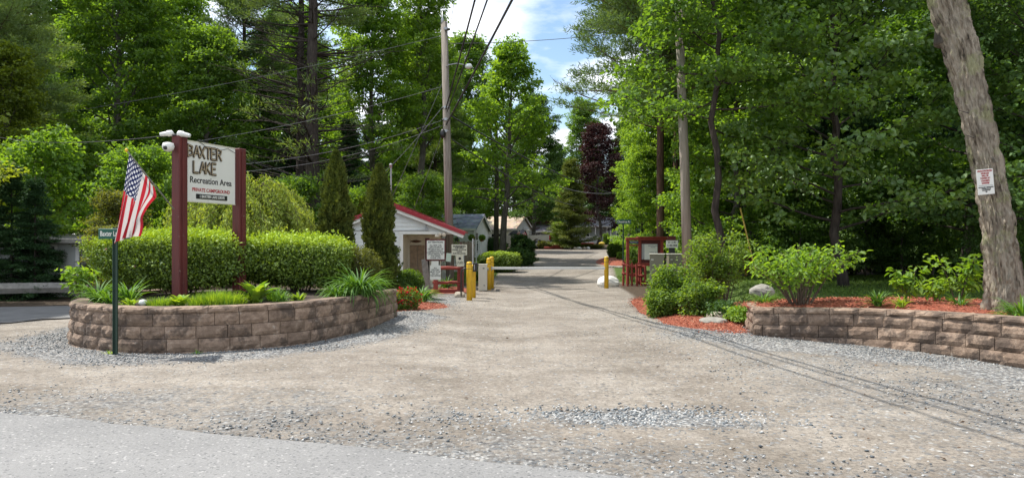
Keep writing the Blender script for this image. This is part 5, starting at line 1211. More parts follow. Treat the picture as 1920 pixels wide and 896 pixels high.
# ================================================================ THE LEANING TREE
def big_trunk():
    base = at(1885, 578, 10.75); nz_, na = 420, 150
    ctr = [(0, 0, -.25), (0, 0, 0), (-.02, 0, .5), (-.10, .02, 1.3), (-.24, .05, 2.2), (-.45, .08, 3.2), (-.61, .1, 4.0), (-.80, .12, 4.7), (-1.05, .14, 5.6), (-1.30, .16, 6.8)]
    rad = [.33, .275, .235, .215, .208, .212, .225, .235, .19, .16]
    cz = [c[2] for c in ctr]; V = []
    zz = np.linspace(-.25, 6.8, nz_); cx = np.interp(zz, cz, [c[0] for c in ctr]); cy = np.interp(zz, cz, [c[1] for c in ctr]); rr = np.interp(zz, cz, rad)
    ang = np.linspace(0, 2*np.pi, na, endpoint=False); Zg, Ag = np.meshgrid(zz, ang, indexing='ij')
    P = np.stack([np.cos(Ag)*4.2+3, np.sin(Ag)*4.2+3, Zg*3.2], -1)
    w_ = fbm(P*.5, 2, 3); Pp = P+w_[..., None]*1.6
    ridg = 1-np.abs(fbm(Pp*np.array([1.7, 1.7, .75]), 7, 4)*2-1)*3.0; ridg = np.clip(ridg, -.6, 1)
    plate = fbm(P*np.array([2.5, 2.5, 3.2]), 17, 4)-.5
    flare = np.clip(1-(Zg+.25)/.8, 0, 1)**2*.10*np.sin(Ag*5+1)
    r = rr[:, None]+ridg*-.038+plate*.06+flare
    fork = np.clip((Zg-3.6)/1.6, 0, 1); r = r*(1+.22*fork*np.cos(Ag)**2)
    V = np.stack([cx[:, None]+np.cos(Ag)*r, cy[:, None]+np.sin(Ag)*r, Zg], -1).reshape(-1, 3)
    i_ = np.arange(nz_-1)[:, None]*na; j = np.arange(na)[None]; F_ = np.stack([i_+j, i_+(j+1) % na, i_+na+(j+1) % na, i_+na+j], -1).reshape(-1, 4)
    return base, V, F_, np.clip(.5+ridg*.42+plate*.9, 0, 1).ravel()
bs_, V, F_, bvar_ = big_trunk()
bt = thing('leaning_tree', 'big grey barked tree leaning left with a white notice nailed on', 'tree', (bs_.x, bs_.y, bs_.z-.03))
mkmesh('trunk', V, F_, M['bark_big'], bt, smooth=True, var=bvar_)
p = MB(); p.tube([(-.82, .2, 4.1), (-.66, .3, 4.9), (-.5, .5, 6.0), (-.3, .8, 8), (-.2, 1, 10.5)], [.14, .16, .15, .12, .06], 12); p.tube([(-1.33, .16, 6.6), (-1.6, .2, 8.5), (-2.0, .3, 11)], [.19, .14, .05], 10)
rr_ = np.random.default_rng(5); Cc = []
for k in range(26):
    z_ = 6.2+4.6*k/26; az = k*2.4; L_ = 2.6*(1-.45*k/26); c_ = (-1.45 if k % 2 else -.3, .3, z_); Pp = smooth_path(c_, (math.cos(az), math.sin(az), .5), L_, 4, .2, rr_)
    p.tube(Pp, [.05, .04, .03, .02, .01], 5, cap=False); Cc += [Pp[2], Pp[3], Pp[4], Pp[3]+rr_.normal(size=3)*.4, Pp[4]+rr_.normal(size=3)*.5]
p.build('branches', M['bark_grey'], bt, True)
V, F_, v_ = spray_leaves(np.array(Cc), 60, .55, .1, .13, .11, rr_); mkmesh('crown', V, F_, M['l_maple'], bt, var=v_)
p = MB()
for (a_, z_) in ((R(200), 2.62), (R(215), 1.9), (R(190), 3.0)): p.tube([(-.25*z_/2.2+.25*math.cos(a_)-.0, .25*math.sin(a_), z_), (-.25*z_/2.2+.42*math.cos(a_), .40*math.sin(a_), z_+.03)], [.012, .004], 4)
p.build('dead_twig', M['bark_grey'], bt)
tsn = at(1847.5, 341, 10.42); ts = thing('notice_sign', 'white notice with red lettering nailed to the leaning tree', 'sign', tuple(tsn)); ts.rotation_euler = (0, R(-5.5), R(6))
p = MB(); p.box((0, 0, 0), (.27, .006, .375), bev=.002); b6 = p.build('board', M['sign_white'], ts)
txt('UNAUTHORIZED\nVEHICLES\nWILL BE\nTOWED AT\nOWNER\'S\nEXPENSE', .036, b6, (0, -.006, .145), 'ink_red', sx=.85, bold=.0006); b6.children[-1].data.transform(Matrix.Translation((0, 0, -.075)))
txt('BAXTER LAKE CAMPGROUND\n1 BAXTER LAKE DR\nROCHESTER NH\n603-332-0977'.replace('603-332-0977', '603'), .022, b6, (0, -.006, -.09), 'ink', sx=.8, bold=.0003); b6.children[-1].data.transform(Matrix.Translation((0, 0, -.025)))
p = MB(); p.box((0, -.005, -.055), (.23, .002, .004)); p.lathe([(.0, 0), (.006, .002)], (0, -.004, .17), 8, rot=Matrix.Rotation(R(90), 3, 'X')); p.build('rule_line', M['ink'], b6)

# ================================================================ SHRUBS
def shrub(name, label, loc, size, n, leaf, mat, stems=12, shell=.5, top_var=0.0, seed=1, cat='shrub', group=None, lump=.22, zmin=0.0, pw=2.6, up=.6, six=False, flowers=None, stem_h=None, jitter=.0, open_=0.0, spread=.55, shoots=0):
    """size = half-widths (x, y) and z range (z0, z1) of the foliage"""
    g = np.random.default_rng(seed); o = thing(name, label, cat, loc, 0, group); hx, hy, z0, z1 = size; hz = (z1-z0)/2; cz = (z0+z1)/2
    D = rdir(n, g); d = (np.abs(D)**pw).sum(1)**(-1/pw); q = 1-shell*g.uniform(0, 1, n)**1.8
    lumpn = (fbm(D*2.2+seed*3.1, seed, 3)-.5)*1.9; lump2 = (fbm(D*6+seed, seed+3, 2)-.5)*1.9
    r = d*q*(1+lump*2*lumpn+lump*.9*lump2)
    if open_: keep = fbm(D*3.3+seed*7, seed+9, 3) > open_*.5+.18; D, r, q, lumpn = D[keep], r[keep], q[keep], lumpn[keep]; n = len(D)
    P = D*r[:, None]*np.array([hx, hy, hz])+np.array([0, 0, cz])+g.normal(size=(n, 3))*jitter
    k = P[:, 2] > zmin; P, D, q = P[k], D[k], q[k]; n = len(P)
    Nn = norm(D*np.array([.7, .7, .7])+np.array([0, 0, .55])+g.normal(size=(n, 3))*up); Dr = norm(np.cross(Nn, rdir(n, g))+D*.5+np.array([0, 0, .15]))
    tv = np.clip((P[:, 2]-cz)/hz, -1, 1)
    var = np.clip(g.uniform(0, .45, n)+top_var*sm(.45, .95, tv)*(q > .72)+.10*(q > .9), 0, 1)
    s = g.uniform(.7, 1.3, n); V, F_, v = leaves(P, Dr, Nn, leaf[0]*s, leaf[1]*s, var, six=six, droop=.1)
    if shoots:
        S = P[(q > .85) & (tv > .3)]; S = S[g.choice(len(S), shoots)]; hs = g.uniform(.05, .17, shoots); c = np.concatenate([S+np.array([0, 0, 1])*hs[:, None]*u+g.normal(size=S.shape)*.012 for u in np.linspace(.1, 1, 7)]); m_ = len(c)
        V2, F2, v2 = leaves(c, norm(rdir(m_, g)+np.array([0, 0, .6])), rdir(m_, g), leaf[0]*.9, leaf[1]*.9, g.uniform(.5, 1, m_)); F_ = np.concatenate([F_, F2+len(V)]); V = np.concatenate([V, V2]); v = np.concatenate([v, v2])
    mkmesh('foliage', V, F_, M[mat], o, var=v)
    if stems:
        p = MB(); sh_ = stem_h or z1*.85
        for i_ in range(stems):
            a = g.uniform(0, 6.28); rr2 = g.uniform(.1, 1); b0 = (hx*.22*rr2*math.cos(a), hy*.22*rr2*math.sin(a), -.08)
            e = Vector((hx*spread*1.4*rr2*math.cos(a), hy*spread*1.4*rr2*math.sin(a), sh_*g.uniform(.75, 1.0)))
            mid = Vector(b0).lerp(e, .5)+Vector((g.normal()*.04, g.normal()*.04, .04)); p.tube([b0, Vector(b0).lerp(mid, .5)+Vector((0, 0, .02)), mid, e], [.016, .013, .010, .004], 5, cap=False)
            for j in range(3): q2 = mid.lerp(e, g.uniform(0, .8)); p.tube([q2, q2+Vector((g.normal()*.18*hx, g.normal()*.18*hy, .22*(z1-z0)*g.uniform(.4, 1)))], [.006, .002], 4, cap=False)
        p.build('stems', M['stem'], o)
    if flowers:
        fn_, fm_, fs_ = flowers; kk_ = g.choice(len(P), fn_); Pf = P[kk_]+D[kk_]*.02; Pf = Pf[Pf[:, 2] > cz-.3*hz]
        c = np.repeat(Pf, 7, 0); m_ = len(c); dd = norm(rdir(m_, g)+np.repeat(D[kk_][:len(Pf)], 7, 0)*.6); V, F_, v = leaves(c, dd, rdir(m_, g), fs_*g.uniform(.8, 1.2, m_), fs_*.8, g.uniform(0, 1, m_)); mkmesh('blossom', V, F_, M[fm_], o, var=v)
    return o

def vase(name, label, loc, n_st, h, w_, w0, leaf, per, mat, seed, start=.45, sr=.13, cat='shrub', nsub=7, flowers=None, updown=.5, r0=.013, six=True):
    """a multi-stemmed shrub: fanning stems that branch above start*h, leaf sprays at the twig ends"""
    g = np.random.default_rng(seed); o = thing(name, label, cat, loc); p = MB(); C = []
    for i_ in range(n_st):
        a = g.uniform(0, 6.28); rr2 = g.uniform(.05, 1)**.6; hh = h*g.uniform(.62, 1.08)*(1-.22*rr2)
        b0 = np.array([w0*rr2*math.cos(a), w0*rr2*math.sin(a), -.06]); e = np.array([w_*rr2*math.cos(a), w_*.7*rr2*math.sin(a), hh]); m1 = b0*.55+e*.45+np.array([-(e[0]-b0[0])*.08, 0, .06*h])+g.normal(size=3)*.03
        pts = [b0, b0*.5+m1*.5+g.normal(size=3)*.012, m1, m1*.5+e*.5+g.normal(size=3)*.03, e]; p.tube(pts, [r0, r0*.85, r0*.65, r0*.4, r0*.2], 5, cap=False)
        for k in range(nsub):
            u = start+(1-start)*(k+g.uniform(0, 1))/nsub; f = min(u*4, 3.999); j = int(f); q = pts[j]*(1-f+j)+pts[j+1]*(f-j)
            d = np.array([math.cos(a)+g.normal()*.8, math.sin(a)+g.normal()*.8, .5+g.normal()*.35]); d /= np.linalg.norm(d); l_ = g.uniform(.10, .30)*h*.55
            p.tube([q, q+d*l_*.5, q+d*l_+np.array([0, 0, .03])], [.005, .004, .002], 3, cap=False); C += [q+d*l_, q+d*l_*.55]
        C.append(e)
    p.build('stems', M['stem'], o); C = np.array(C); V, F_, v = spray_leaves(C, per, sr*g.uniform(.6, 1.3, len(C)), sr*.3, leaf[0], leaf[1], g, six=six, droop=.15, updown=updown); mkmesh('foliage', V, F_, M[mat], o, var=v)
    if flowers:
        c = np.repeat(C[g.choice(len(C), flowers)], 7, 0); m_ = len(c); V, F_, v = leaves(c, rdir(m_, g), rdir(m_, g), .04, .03, g.uniform(0, 1, m_)); mkmesh('blossom', V, F_, M['petal_pink'], o, var=v)
    return o
BZ = .66
shrub('hedge_shrub', 'clipped shrub with lime green top around the left sign post', (gx(338, 13.7), 13.7, BZ), (1.42, .80, .16, 1.16), 40000, (.055, .034), 'l_hedge', stems=22, top_var=.75, seed=2, lump=.12, shoots=260, open_=.12, jitter=.045, pw=3.8, shell=.4, group=None, flowers=(10, 'petal_pink', .03), stem_h=.9)
shrub('hedge_shrub', 'clipped flat topped shrub with lime crown right of the sign', (gx(556, 14.4), 14.4, BZ), (1.12, .80, .16, 1.10), 34000, (.055, .034), 'l_hedge', stems=26, top_var=.75, seed=4, lump=.12, shoots=220, open_=.12, jitter=.045, pw=3.5, shell=.4, flowers=(16, 'petal_pink', .03), stem_h=.85)
shrub('rounded_shrub', 'loose olive green rounded shrub at the right end of the bed', (gx(668, 14.9), 14.9, BZ), (.46, .42, .05, .86), 9000, (.04, .024), 'l_olive', stems=14, seed=6, lump=.2, shell=.7)
shrub('ball_shrub', 'small round green shrub under the gatehouse wall by the azalea', (gx(766, 21.5), 21.5, 0), (.40, .40, .06, .80), 7000, (.05, .03), 'l_shrub', seed=8, stems=8, lump=.16)
shrub('red_azalea', 'low azalea covered in bright red blossom at the wall end', (gx(758, 16.6), 16.6, .02), (.34, .34, .02, .52), 3200, (.045, .026), 'l_shrub', seed=9, stems=8, flowers=(230, 'petal_red', .045))
vase('rose_bush', 'tall rose bush with bare lower stems beside the drive', (gx(1348, 16.4), 16.4, .10), 34, 1.85, .78, .22, (.062, .038), 12, 'l_shrub', 11, start=.42, sr=.13, flowers=6)
vase('leafy_shrub', 'bright green spreading shrub in front of the olive cabinets', (gx(1262, 15.9), 15.9, .06), 20, 1.22, .50, .16, (.066, .040), 14, 'l_shrub', 13, start=.22, sr=.16)
vase('leafy_shrub', 'dark lower leafy shrub at the foot of the rose bush', (gx(1312, 15.0), 15.0, .08), 20, .80, .50, .2, (.066, .042), 15, 'l_shrub', 14, start=.1, sr=.14)
vase('leafy_shrub', 'lowest leafy shrub nearest the drive, below the cabinets', (gx(1240, 15.5), 15.5, .03), 14, .62, .34, .12, (.06, .036), 20, 'l_shrub', 15, start=.1, sr=.12)
shrub('ground_cover_clump', 'low dark green spreading plant beside the flat grey stone', (gx(1368, 14.4), 14.4, .10), (.46, .34, -.05, .34), 4200, (.06, .04), 'l_dark', stems=0, seed=16, lump=.3, shell=.9)
shrub('ground_cover_clump', 'low yellow green plant at the left end of the right wall', (gx(1396, 13.7), 13.7, .14), (.34, .3, -.02, .26), 2600, (.05, .034), 'l_hosta', stems=0, seed=17, lump=.3, shell=.9)
vase('viburnum', 'vase shaped shrub with bare stems and bright leaves above the wall', (gx(1500, 12.35), 12.35, .60), 30, 1.10, 1.05, .17, (.092, .050), 5, 'l_vib', 18, start=.5, sr=.13, nsub=5, updown=.4)
def sparse_plant(label, px, d, z0, h_, w_, seed, nst=3, mat='l_vib'):
    g = np.random.default_rng(seed); o = thing('young_shrub', label, 'shrub', (gx(px, d), d, z0)); p = MB(); C = []
    for i_ in range(nst):
        a = g.uniform(0, 6.28); e = Vector((w_*g.uniform(-1, 1), w_*.5*g.uniform(-1, 1), h_*g.uniform(.65, 1))); mid = e*.5+Vector((0, 0, .05)); p.tube([(0, 0, -.05), mid, e], [.010, .007, .003], 5, cap=False)
        for u in np.linspace(.35, 1, 7): q = (mid*2*u if u < .5 else mid.lerp(e, (u-.5)*2)); C.append(list(q)); C.append([q[0]+g.normal()*.09, q[1]+g.normal()*.09, q[2]+g.normal()*.03])
    p.build('stems', M['stem'], o); C = np.array(C); V, F_, v = spray_leaves(C, 5, .09, .02, .11, .05, g, six=True, droop=.2, updown=.4); mkmesh('foliage', V, F_, M[mat], o, var=v)
sparse_plant('sparse young shrub with pale leaves, left of the two by the leaning tree', 1702, 11.9, .60, .68, .30, 3)
sparse_plant('taller sparse young shrub with pale leaves nearest the leaning tree', 1795, 11.7, .60, .86, .40, 5, 4)
sparse_plant('short leafy stem plant on the mulch between the two young shrubs', 1752, 12.3, .60, .42, .22, 8, 2)
sparse_plant('pale weedy plant at the far left corner of the sign bed', 146, 12.6, .62, .62, .16, 9, 4)

# ---------------------------------------------------------------- strap leaved plants
def blades(n, L_, W_, g, spread=.08, arch=1.0, segs=6, fan=1.0, lean=.5, widest=.35):
    a = g.uniform(0, 2*np.pi, n); b0 = np.stack([np.cos(a)*spread*g.uniform(0, 1, n), np.sin(a)*spread*g.uniform(0, 1, n), np.full(n, -.03)], 1)
    h = np.stack([np.cos(a), np.sin(a), np.zeros(n)], 1); side = np.stack([-np.sin(a), np.cos(a), np.zeros(n)], 1)
    l = L_*g.uniform(.55, 1.1, n); th0 = R(90)-fan*np.abs(g.normal(size=n))*lean; curv = arch*g.uniform(.6, 1.5, n); P = b0.copy(); V = []
    for s_ in range(segs+1):
        u = s_/segs; w_ = W_*(math.sin(math.pi*min(1, (u+.06)**(math.log(.5)/math.log(widest)) if u < 1 else 1))*.95+.02)
        w_ = W_*max(.03, (1-((u-widest)/(1-widest))**2) if u > widest else (.55+.45*u/widest))
        th = th0-curv*u*1.6; nn = np.stack([-np.sin(th)*np.cos(a), -np.sin(th)*np.sin(a), np.cos(th)], 1)
        V.append(P+side*w_/2+nn*w_*.2); V.append(P); V.append(P-side*w_/2+nn*w_*.2)
        P = P+(h*np.cos(th)[:, None]+np.array([0, 0, 1])*np.sin(th)[:, None])*(l/segs)[:, None]
    V = np.stack(V, 1).reshape(-1, 3); K = (segs+1)*3; base = (np.arange(n)*K)[:, None, None]
    F_ = np.array([[s_*3+j, s_*3+j+1, s_*3+j+4, s_*3+j+3] for s_ in range(segs) for j in (0, 1)])[None]+base
    return V, F_.reshape(-1, 4), np.repeat(g.uniform(0, 1, n), K)
def clump(name, label, px, d, z0, n, L_, W_, seed, mat='l_lily', group=None, cat='plant', **k):
    g = np.random.default_rng(seed); o = thing(name, label, cat, (gx(px, d), d, z0), g.uniform(0, 6), group); V, F_, v = blades(n, L_, W_, g, **k); mkmesh('leaves', V, F_, M[mat], o, smooth=True, var=v); return o
clump('daylily', 'daylily clump at the far left of the sign bed', 183, 11.75, BZ-.02, 70, .62, .030, 1, arch=1.0, lean=.35)
clump('daylily', 'daylily clump just left of the green sign post', 207, 11.5, BZ-.02, 55, .52, .030, 2, arch=1.1, lean=.4)
clump('daylily', 'upright daylily clump just right of the green sign post', 240, 11.5, BZ-.02, 60, .58, .032, 3, arch=.8, lean=.3)
clump('hosta', 'small yellow green leafy plant beside the glass globe', 246, 11.15, BZ, 26, .24, .05, 4, mat='l_hosta', arch=.8, lean=.5)
clump('hosta', 'yellow green hosta at the foot of the left sign post', 336, 11.25, BZ, 34, .25, .085, 5, mat='l_hosta', arch=.7, lean=.5, widest=.5)
clump('hosta', 'large broad leaved hosta in the middle of the sign bed', 478, 11.75, BZ, 42, .46, .13, 6, mat='l_hosta', arch=.7, lean=.35, widest=.55)
for k, (px, d, s_) in enumerate([(372, 11.25, .22), (398, 11.3, .27), (424, 11.35, .27), (300, 11.2, .18), (440, 11.5, .24), (410, 11.6, .28)]):
    clump('creeping_phlox', ['feathery tuft just right of the yellow green hosta', 'second feathery tuft right of the yellow green hosta', 'feathery tuft nearest the large hosta on the wall side', 'low feathery tuft beside the glass garden globe', 'feathery tuft touching the large hosta', 'hindmost feathery tuft under the clipped hedge'][k], px, d, BZ, 420, s_, .008, 30+k, mat='l_hosta', spread=.22, arch=.35, lean=.35, segs=4, group='feathery tufts in the sign bed')
clump('daylily', 'low strap leaved clump right of the large hosta', 528, 11.9, BZ, 70, .26, .018, 7, arch=.6)
clump('hosta', 'small dark leafy plant right of the hosta near the wall', 560, 12.0, BZ, 40, .22, .05, 8, mat='l_shrub', arch=.7)
clump('iris', 'feathery green clump left of the big drooping daylily', 512, 12.2, BZ, 220, .3, .010, 9, mat='l_lily', spread=.16, arch=.4)
clump('daylily', 'big dark drooping daylily clump spilling over the wall end', 672, 13.35, BZ, 330, .80, .030, 10, mat='l_lily', arch=1.3, lean=.6, spread=.26)
clump('daylily', 'bright grassy clump left of the drooping daylily', 632, 12.9, BZ, 130, .42, .022, 11, arch=1.1, spread=.16)
clump('daylily', 'pale green daylily clump between azalea and porch', 788, 19.2, .06, 190, .68, .036, 12, arch=1.2, spread=.20, lean=.55)
clump('daylily', 'daylily growing inside the red rail fence of the porch', 836, 23.9, .1, 80, .62, .034, 13, arch=1.1)
clump('hosta', 'yellow leafy plant behind the azalea at the wall end', 738, 16.9, .3, 60, .28, .05, 14, mat='l_hosta', arch=.8, spread=.25)
clump('daylily', 'green strap leaved clump in the mulch right of the bare stemmed shrub', 1645, 11.8, .62, 60, .36, .022, 15, arch=.8)
clump('daylily', 'yellowing strap leaved clump beside the left young shrub', 1690, 11.6, .62, 40, .26, .022, 16, mat='l_hosta', arch=1.0)
clump('daylily', 'strap leaved clump between young shrub and leaning tree', 1800, 11.4, .61, 50, .34, .022, 17, arch=.8)
clump('daylily', 'leafy clump hugging the right foot of the leaning tree', 1915, 9.9, .60, 110, .48, .024, 18, arch=1.0, spread=.16)
clump('daylily', 'strap leaved clump at the wall end beside the grey rock', 1432, 13.1, .55, 90, .34, .018, 19, arch=1.1, spread=.14)
clump('fern', 'pale grassy weed at the foot of the left wall by the post', 207, 10.5, .0, 30, .12, .010, 20, mat='l_hosta', arch=.8, spread=.10)
clump('weed', 'tiny green weed growing against the left wall base', 372, 10.50, .0, 20, .12, .012, 21, arch=.8, spread=.05)
clump('daylily', 'low green clump beside the flat stone in the red mulch', 1226, 16.0, .05, 80, .28, .018, 22, arch=.8, spread=.16)

# ================================================================ ARBORVITAE, WEEPING TREE
def arbor(label, x, y, H_, W_, seed):
    g = np.random.default_rng(seed); o = thing('arborvitae', label, 'tree', (x, y, 0)); n = 34000
    u = g.uniform(0, 1, n)**.85; z = .05+u*(H_-.05); a = g.uniform(0, 2*np.pi, n); rp = W_/2*np.interp(z/H_, [0, .1, .35, .6, .8, .93, 1], [.75, .95, 1, .85, .58, .28, .02])
    P0 = np.stack([np.cos(a)*1.8, np.sin(a)*1.8, z*1.7], -1); r = rp*(1+1.3*(fbm(P0*1.2+seed, seed, 3)-.5)+1.1*(fbm(P0*3+seed, seed+4, 2)-.5))*(1-.38*g.uniform(0, 1, n)**2)
    P = np.stack([np.cos(a)*r, np.sin(a)*r, z], 1); out_ = np.stack([np.cos(a), np.sin(a), np.zeros(n)], 1)
    D = norm(out_*.55+np.array([0, 0, .9])+g.normal(size=(n, 3))*.35); Nn = norm(np.cross(D, rdir(n, g))); V, F_, v = leaves(P, D, Nn, g.uniform(.07, .13, n), g.uniform(.03, .06, n), np.clip(fbm(P*4, seed, 2)*.8+g.uniform(-.1, .4, n)-.1, 0, 1))
    mkmesh('foliage', V, F_, M['l_arbor'], o, var=v); p = MB(); p.tube([(0, 0, -.1), (0, 0, H_*.9)], [.07, .01], 8); p.build('trunk', M['bark_red'], o)
    # inner dark branchlets keep the column from being see-through
    p = MB()
    for k in range(120): zz = g.uniform(.1, .92)*H_; aa = g.uniform(0, 6.28); rr2 = W_*.38*np.interp(zz/H_, [0, .5, 1], [1, .85, .1]); p.tube([(0, 0, zz-.15), (math.cos(aa)*rr2, math.sin(aa)*rr2, zz+.15)], [.012, .005], 4, cap=False)
    p.build('branches', M['bark_dark'], o)
arbor('left columnar arborvitae rising behind the clipped hedge', gx(630, 20), 20.0, 4.20, .86, 3)
arbor('right columnar arborvitae standing against the white gatehouse', gx(711, 21), 21.0, 3.95, .90, 7)
def weeping():
    g = np.random.default_rng(4); o = thing('weeping_tree', 'pale green weeping tree spreading behind the sign board', 'tree', (gx(440, 17.5), 17.5, 0))
    p = MB(); p.tube([(0, 0, -.1), (.05, 0, .9), (-.05, 0, 1.7), (0, 0, 2.5)], [.10, .08, .07, .04], 8); p.build('trunk', M['bark_grey'], o, True)
    b_ = MB(); C = []; Dn = []
    for i_ in range(250):
        a = g.uniform(0, 6.28); rr2 = g.uniform(.15, 1)**.6; X_, Y_ = 1.75*rr2*math.cos(a)+.1, 1.3*rr2*math.sin(a); top = 3.0-.95*rr2**2.2+.40*math.sin(a*2.3+1)*rr2+.18*math.sin(a*7+rr2*5)+g.normal()*.15; L_ = g.uniform(.5, 1.7)
        if top < 1.4: continue
        zb = max(.7, top-L_); pts = [(X_*.35, Y_*.35, top-.25), (X_*.75, Y_*.75, top), (X_, Y_, top-.18), (X_*1.05, Y_*1.05, (top+zb)/2), (X_*1.07+g.normal()*.04, Y_*1.07, zb)]
        b_.tube(pts, [.012, .01, .007, .005, .003], 4, cap=False); pts = np.array(pts)
        for u in np.linspace(.2, 1, 15): f = u*4; j = min(int(f), 3); C.append(pts[j]*(1-f+j)+pts[j+1]*(f-j)); Dn.append(pts[j+1]-pts[j])
    b_.build('branches', M['stem'], o); C = np.array(C); Dn = norm(np.array(Dn)); per = 13; n = len(C)*per; c = np.repeat(C, per, 0)+g.normal(size=(n, 3))*np.array([.05, .05, .06])
    D = norm(np.repeat(Dn, per, 0)*.3+np.array([0, 0, -.7])+g.normal(size=(n, 3))*.5); V, F_, v = leaves(c, D, rdir(n, g), g.uniform(.06, .12, n), g.uniform(.018, .034, n), g.uniform(0, 1, n)); mkmesh('crown', V, F_, M['l_weep'], o, var=v)
weeping()

# ================================================================ TREES
LM = [(-400, 'the far left edge'), (60, 'the shaded grey shed'), (170, 'the green street name blade'), (240, 'the large flag'), (330, 'the sign board'), (450, 'the weeping tree'), (590, 'the left arborvitae'), (680, 'the gatehouse roof'), (780, 'the brown utility pole'), (870, 'the grey blue roofed cottage'), (945, 'the tan roofed cottage'), (1000, 'the pickup truck'), (1050, 'the olive spruce'), (1100, 'the shaded far cottage'), (1165, 'the notice kiosk'), (1245, 'the pale utility pole'), (1310, 'the rose bush'), (1420, 'the vase shaped shrub'), (1560, 'the bright lawn strip'), (1650, 'the left young shrub'), (1745, 'the right young shrub'), (1830, 'the leaning tree'), (1940, 'the right picture edge')]
seen_lb = {}
def auto(kind, px, d):
    lm = [n for p_, n in LM if px >= p_][-1]; kd = {'h': 'dark hemlock', 'm': 'full leafed tree', 'u': 'low bushy tree'}[kind[0]]
    base = '%s in the packed woods behind %s' % (kd, lm); k = seen_lb.get(base, 0); seen_lb[base] = k+1
    return ['', 'taller, deeper ', 'farthest, paler ', 'hindmost '][k]+base
PT = {}
PT['mA'] = broadleaf(1, 16, .14, 4.4, 52, (.15, .12), 54)
PT['mB'] = broadleaf(2, 18, .25, 3.9, 50, (.155, .125), 54, low=25)
PT['mC'] = broadleaf(3, 12, .10, 3.6, 44, (.14, .115), 50, low=5)
PT['tall'] = broadleaf(4, 20, .35, 3.0, 44, (.15, .12), 44, low=30, sr=.5)
PT['und'] = broadleaf(5, 6.5, .06, 2.7, 34, (.15, .12), 26, low=5, top=50, r0=.06)
PT['pine'] = pine(6, 21, .34, 5.4, step=.5, dead=.34, per=38, r0=.16, bark='bark_red')
PT['pineb'] = pine(7, 19, .25, 4.0, dead=.12, per=32)
PT['hem'] = conifer(8, 15, .03, 3.3, leaf=(.20, .06))
PT['hem2'] = conifer(9, 10, .03, 2.8, leaf=(.18, .055), per=26)
PT['spr'] = conifer(10, 8.6, .04, 2.5, step=.25, mat='l_spruce', per=30, droop=.25, pw=.9, leaf=(.17, .05))
PT['sap'] = broadleaf(12, 5.5, .30, 1.5, 20, (.15, .12), 26, r0=.035, tw=5)
def T(k, px, d, label, name='leafy_tree', s=1, rz=None, group=None, mat=None, sz=None, **kw):
    x = gx(px, d); o = put_tree(PT[k], label, name, x, d, s, rng.uniform(0, 6.28) if rz is None else rz, group, sz=sz, mat=mat, **kw)
    return o
GLb = 'trees massed in the left woods'; GRb = 'trees massed in the right woods'; GC = 'trees closing the far end of the drive'
# ---- left woods, front row
T('hem2', 22, 20.9, 'dark feathery hemlock at the left edge behind the grey timber rail', 'hemlock', .40)
T('hem2', 66, 20.7, 'dark hemlock bush directly in front of the grey shed', 'hemlock', .36)
T('hem2', -35, 20.8, 'dark low hemlock cut by the left picture edge', 'hemlock', .42)
T('sap', 95, 23.5, 'slender light green sapling left of the shed roof', 'sapling', .85, mat='l_bright')
T('sap', 30, 24.0, 'light green sapling at the far left above the rail', 'sapling', .78, mat='l_maple')
T('und', 208, 20.5, 'olive brown bush between the shed and the sign bed', 'bushy_tree', .30, mat='l_olive')
T('und', 215, 22.5, 'larger olive bush behind the green street sign', 'bushy_tree', .46, mat='l_olive')
T('und', 262, 25.5, 'bright understorey tree right behind the flag', 'understorey_tree', .72, mat='l_bright')
T('und', 480, 24, 'bright low tree peeping over the weeping tree', 'understorey_tree', .50, mat='l_bright')
T('mC', 10, 27, 'yellow green broad tree at the upper left edge', 'leafy_tree', .72, mat='l_oak')
T('mA', -215, 18.8, 'tall yellow green tree leaning in from the upper left corner', 'leafy_tree', .72, mat='l_oak')
T('mB', -420, 18, 'unseen tall tree added to shade the side road, outside the left edge', 'leafy_tree', .8)  # added out of view to cast shade on the side road
T('mA', -420, 22.5, 'second unseen tall tree added to shade the side road, outside the left edge', 'leafy_tree', .8)  # also added out of view, for shade on the side road
T('pine', -40, 29, 'tall olive pine at the top left corner', 'pine_tree', .82)
T('mA', 225, 36, 'large bright maple above the flag', 'maple_tree', 1.05)
T('mA', 330, 42, 'tall bright maple just left of the sign above', 'maple_tree', 1.0, mat='l_bright')
T('pineb', 455, 40, 'blue green pine reaching the top edge above the sign', 'pine_tree', .95)
T('mC', 385, 35, 'leafy maple directly behind the sign board', 'maple_tree', .95, mat='l_maple')
T('hem', 545, 36, 'dark hemlock left of the taller arborvitae', 'hemlock', .52)
T('hem', 655, 38, 'dark hemlock behind the two arborvitaes', 'hemlock', .55)
T('mC', 480, 38, 'broad leafy tree filling behind the weeping tree', 'leafy_tree', .8, mat='l_maple')
T('mA', 700, 42, 'tall thin leafy tree left of the brown utility pole', 'leafy_tree', 1.0, mat='l_bright')
T('mB', 770, 52, 'full green tree right behind the brown utility pole', 'leafy_tree', .95, mat='l_maple')
T('mA', 560, 47, 'tall open tree behind the pine with bare limbs', 'leafy_tree', 1.0, mat='l_bright')
T('tall', 792, 44, 'tall slender leafy tree touching the left of the brown pole', 'leafy_tree', .98, mat='l_maple')
T('pineb', 815, 50, 'dark pine whose needles show beside the pole top', 'pine_tree', .80)
T('mC', 760, 52, 'low round green tree behind the gatehouse roof', 'leafy_tree', .72, mat='l_maple')
T('hem', 725, 56, 'dark conifer behind the gatehouse ridge', 'hemlock', .7)
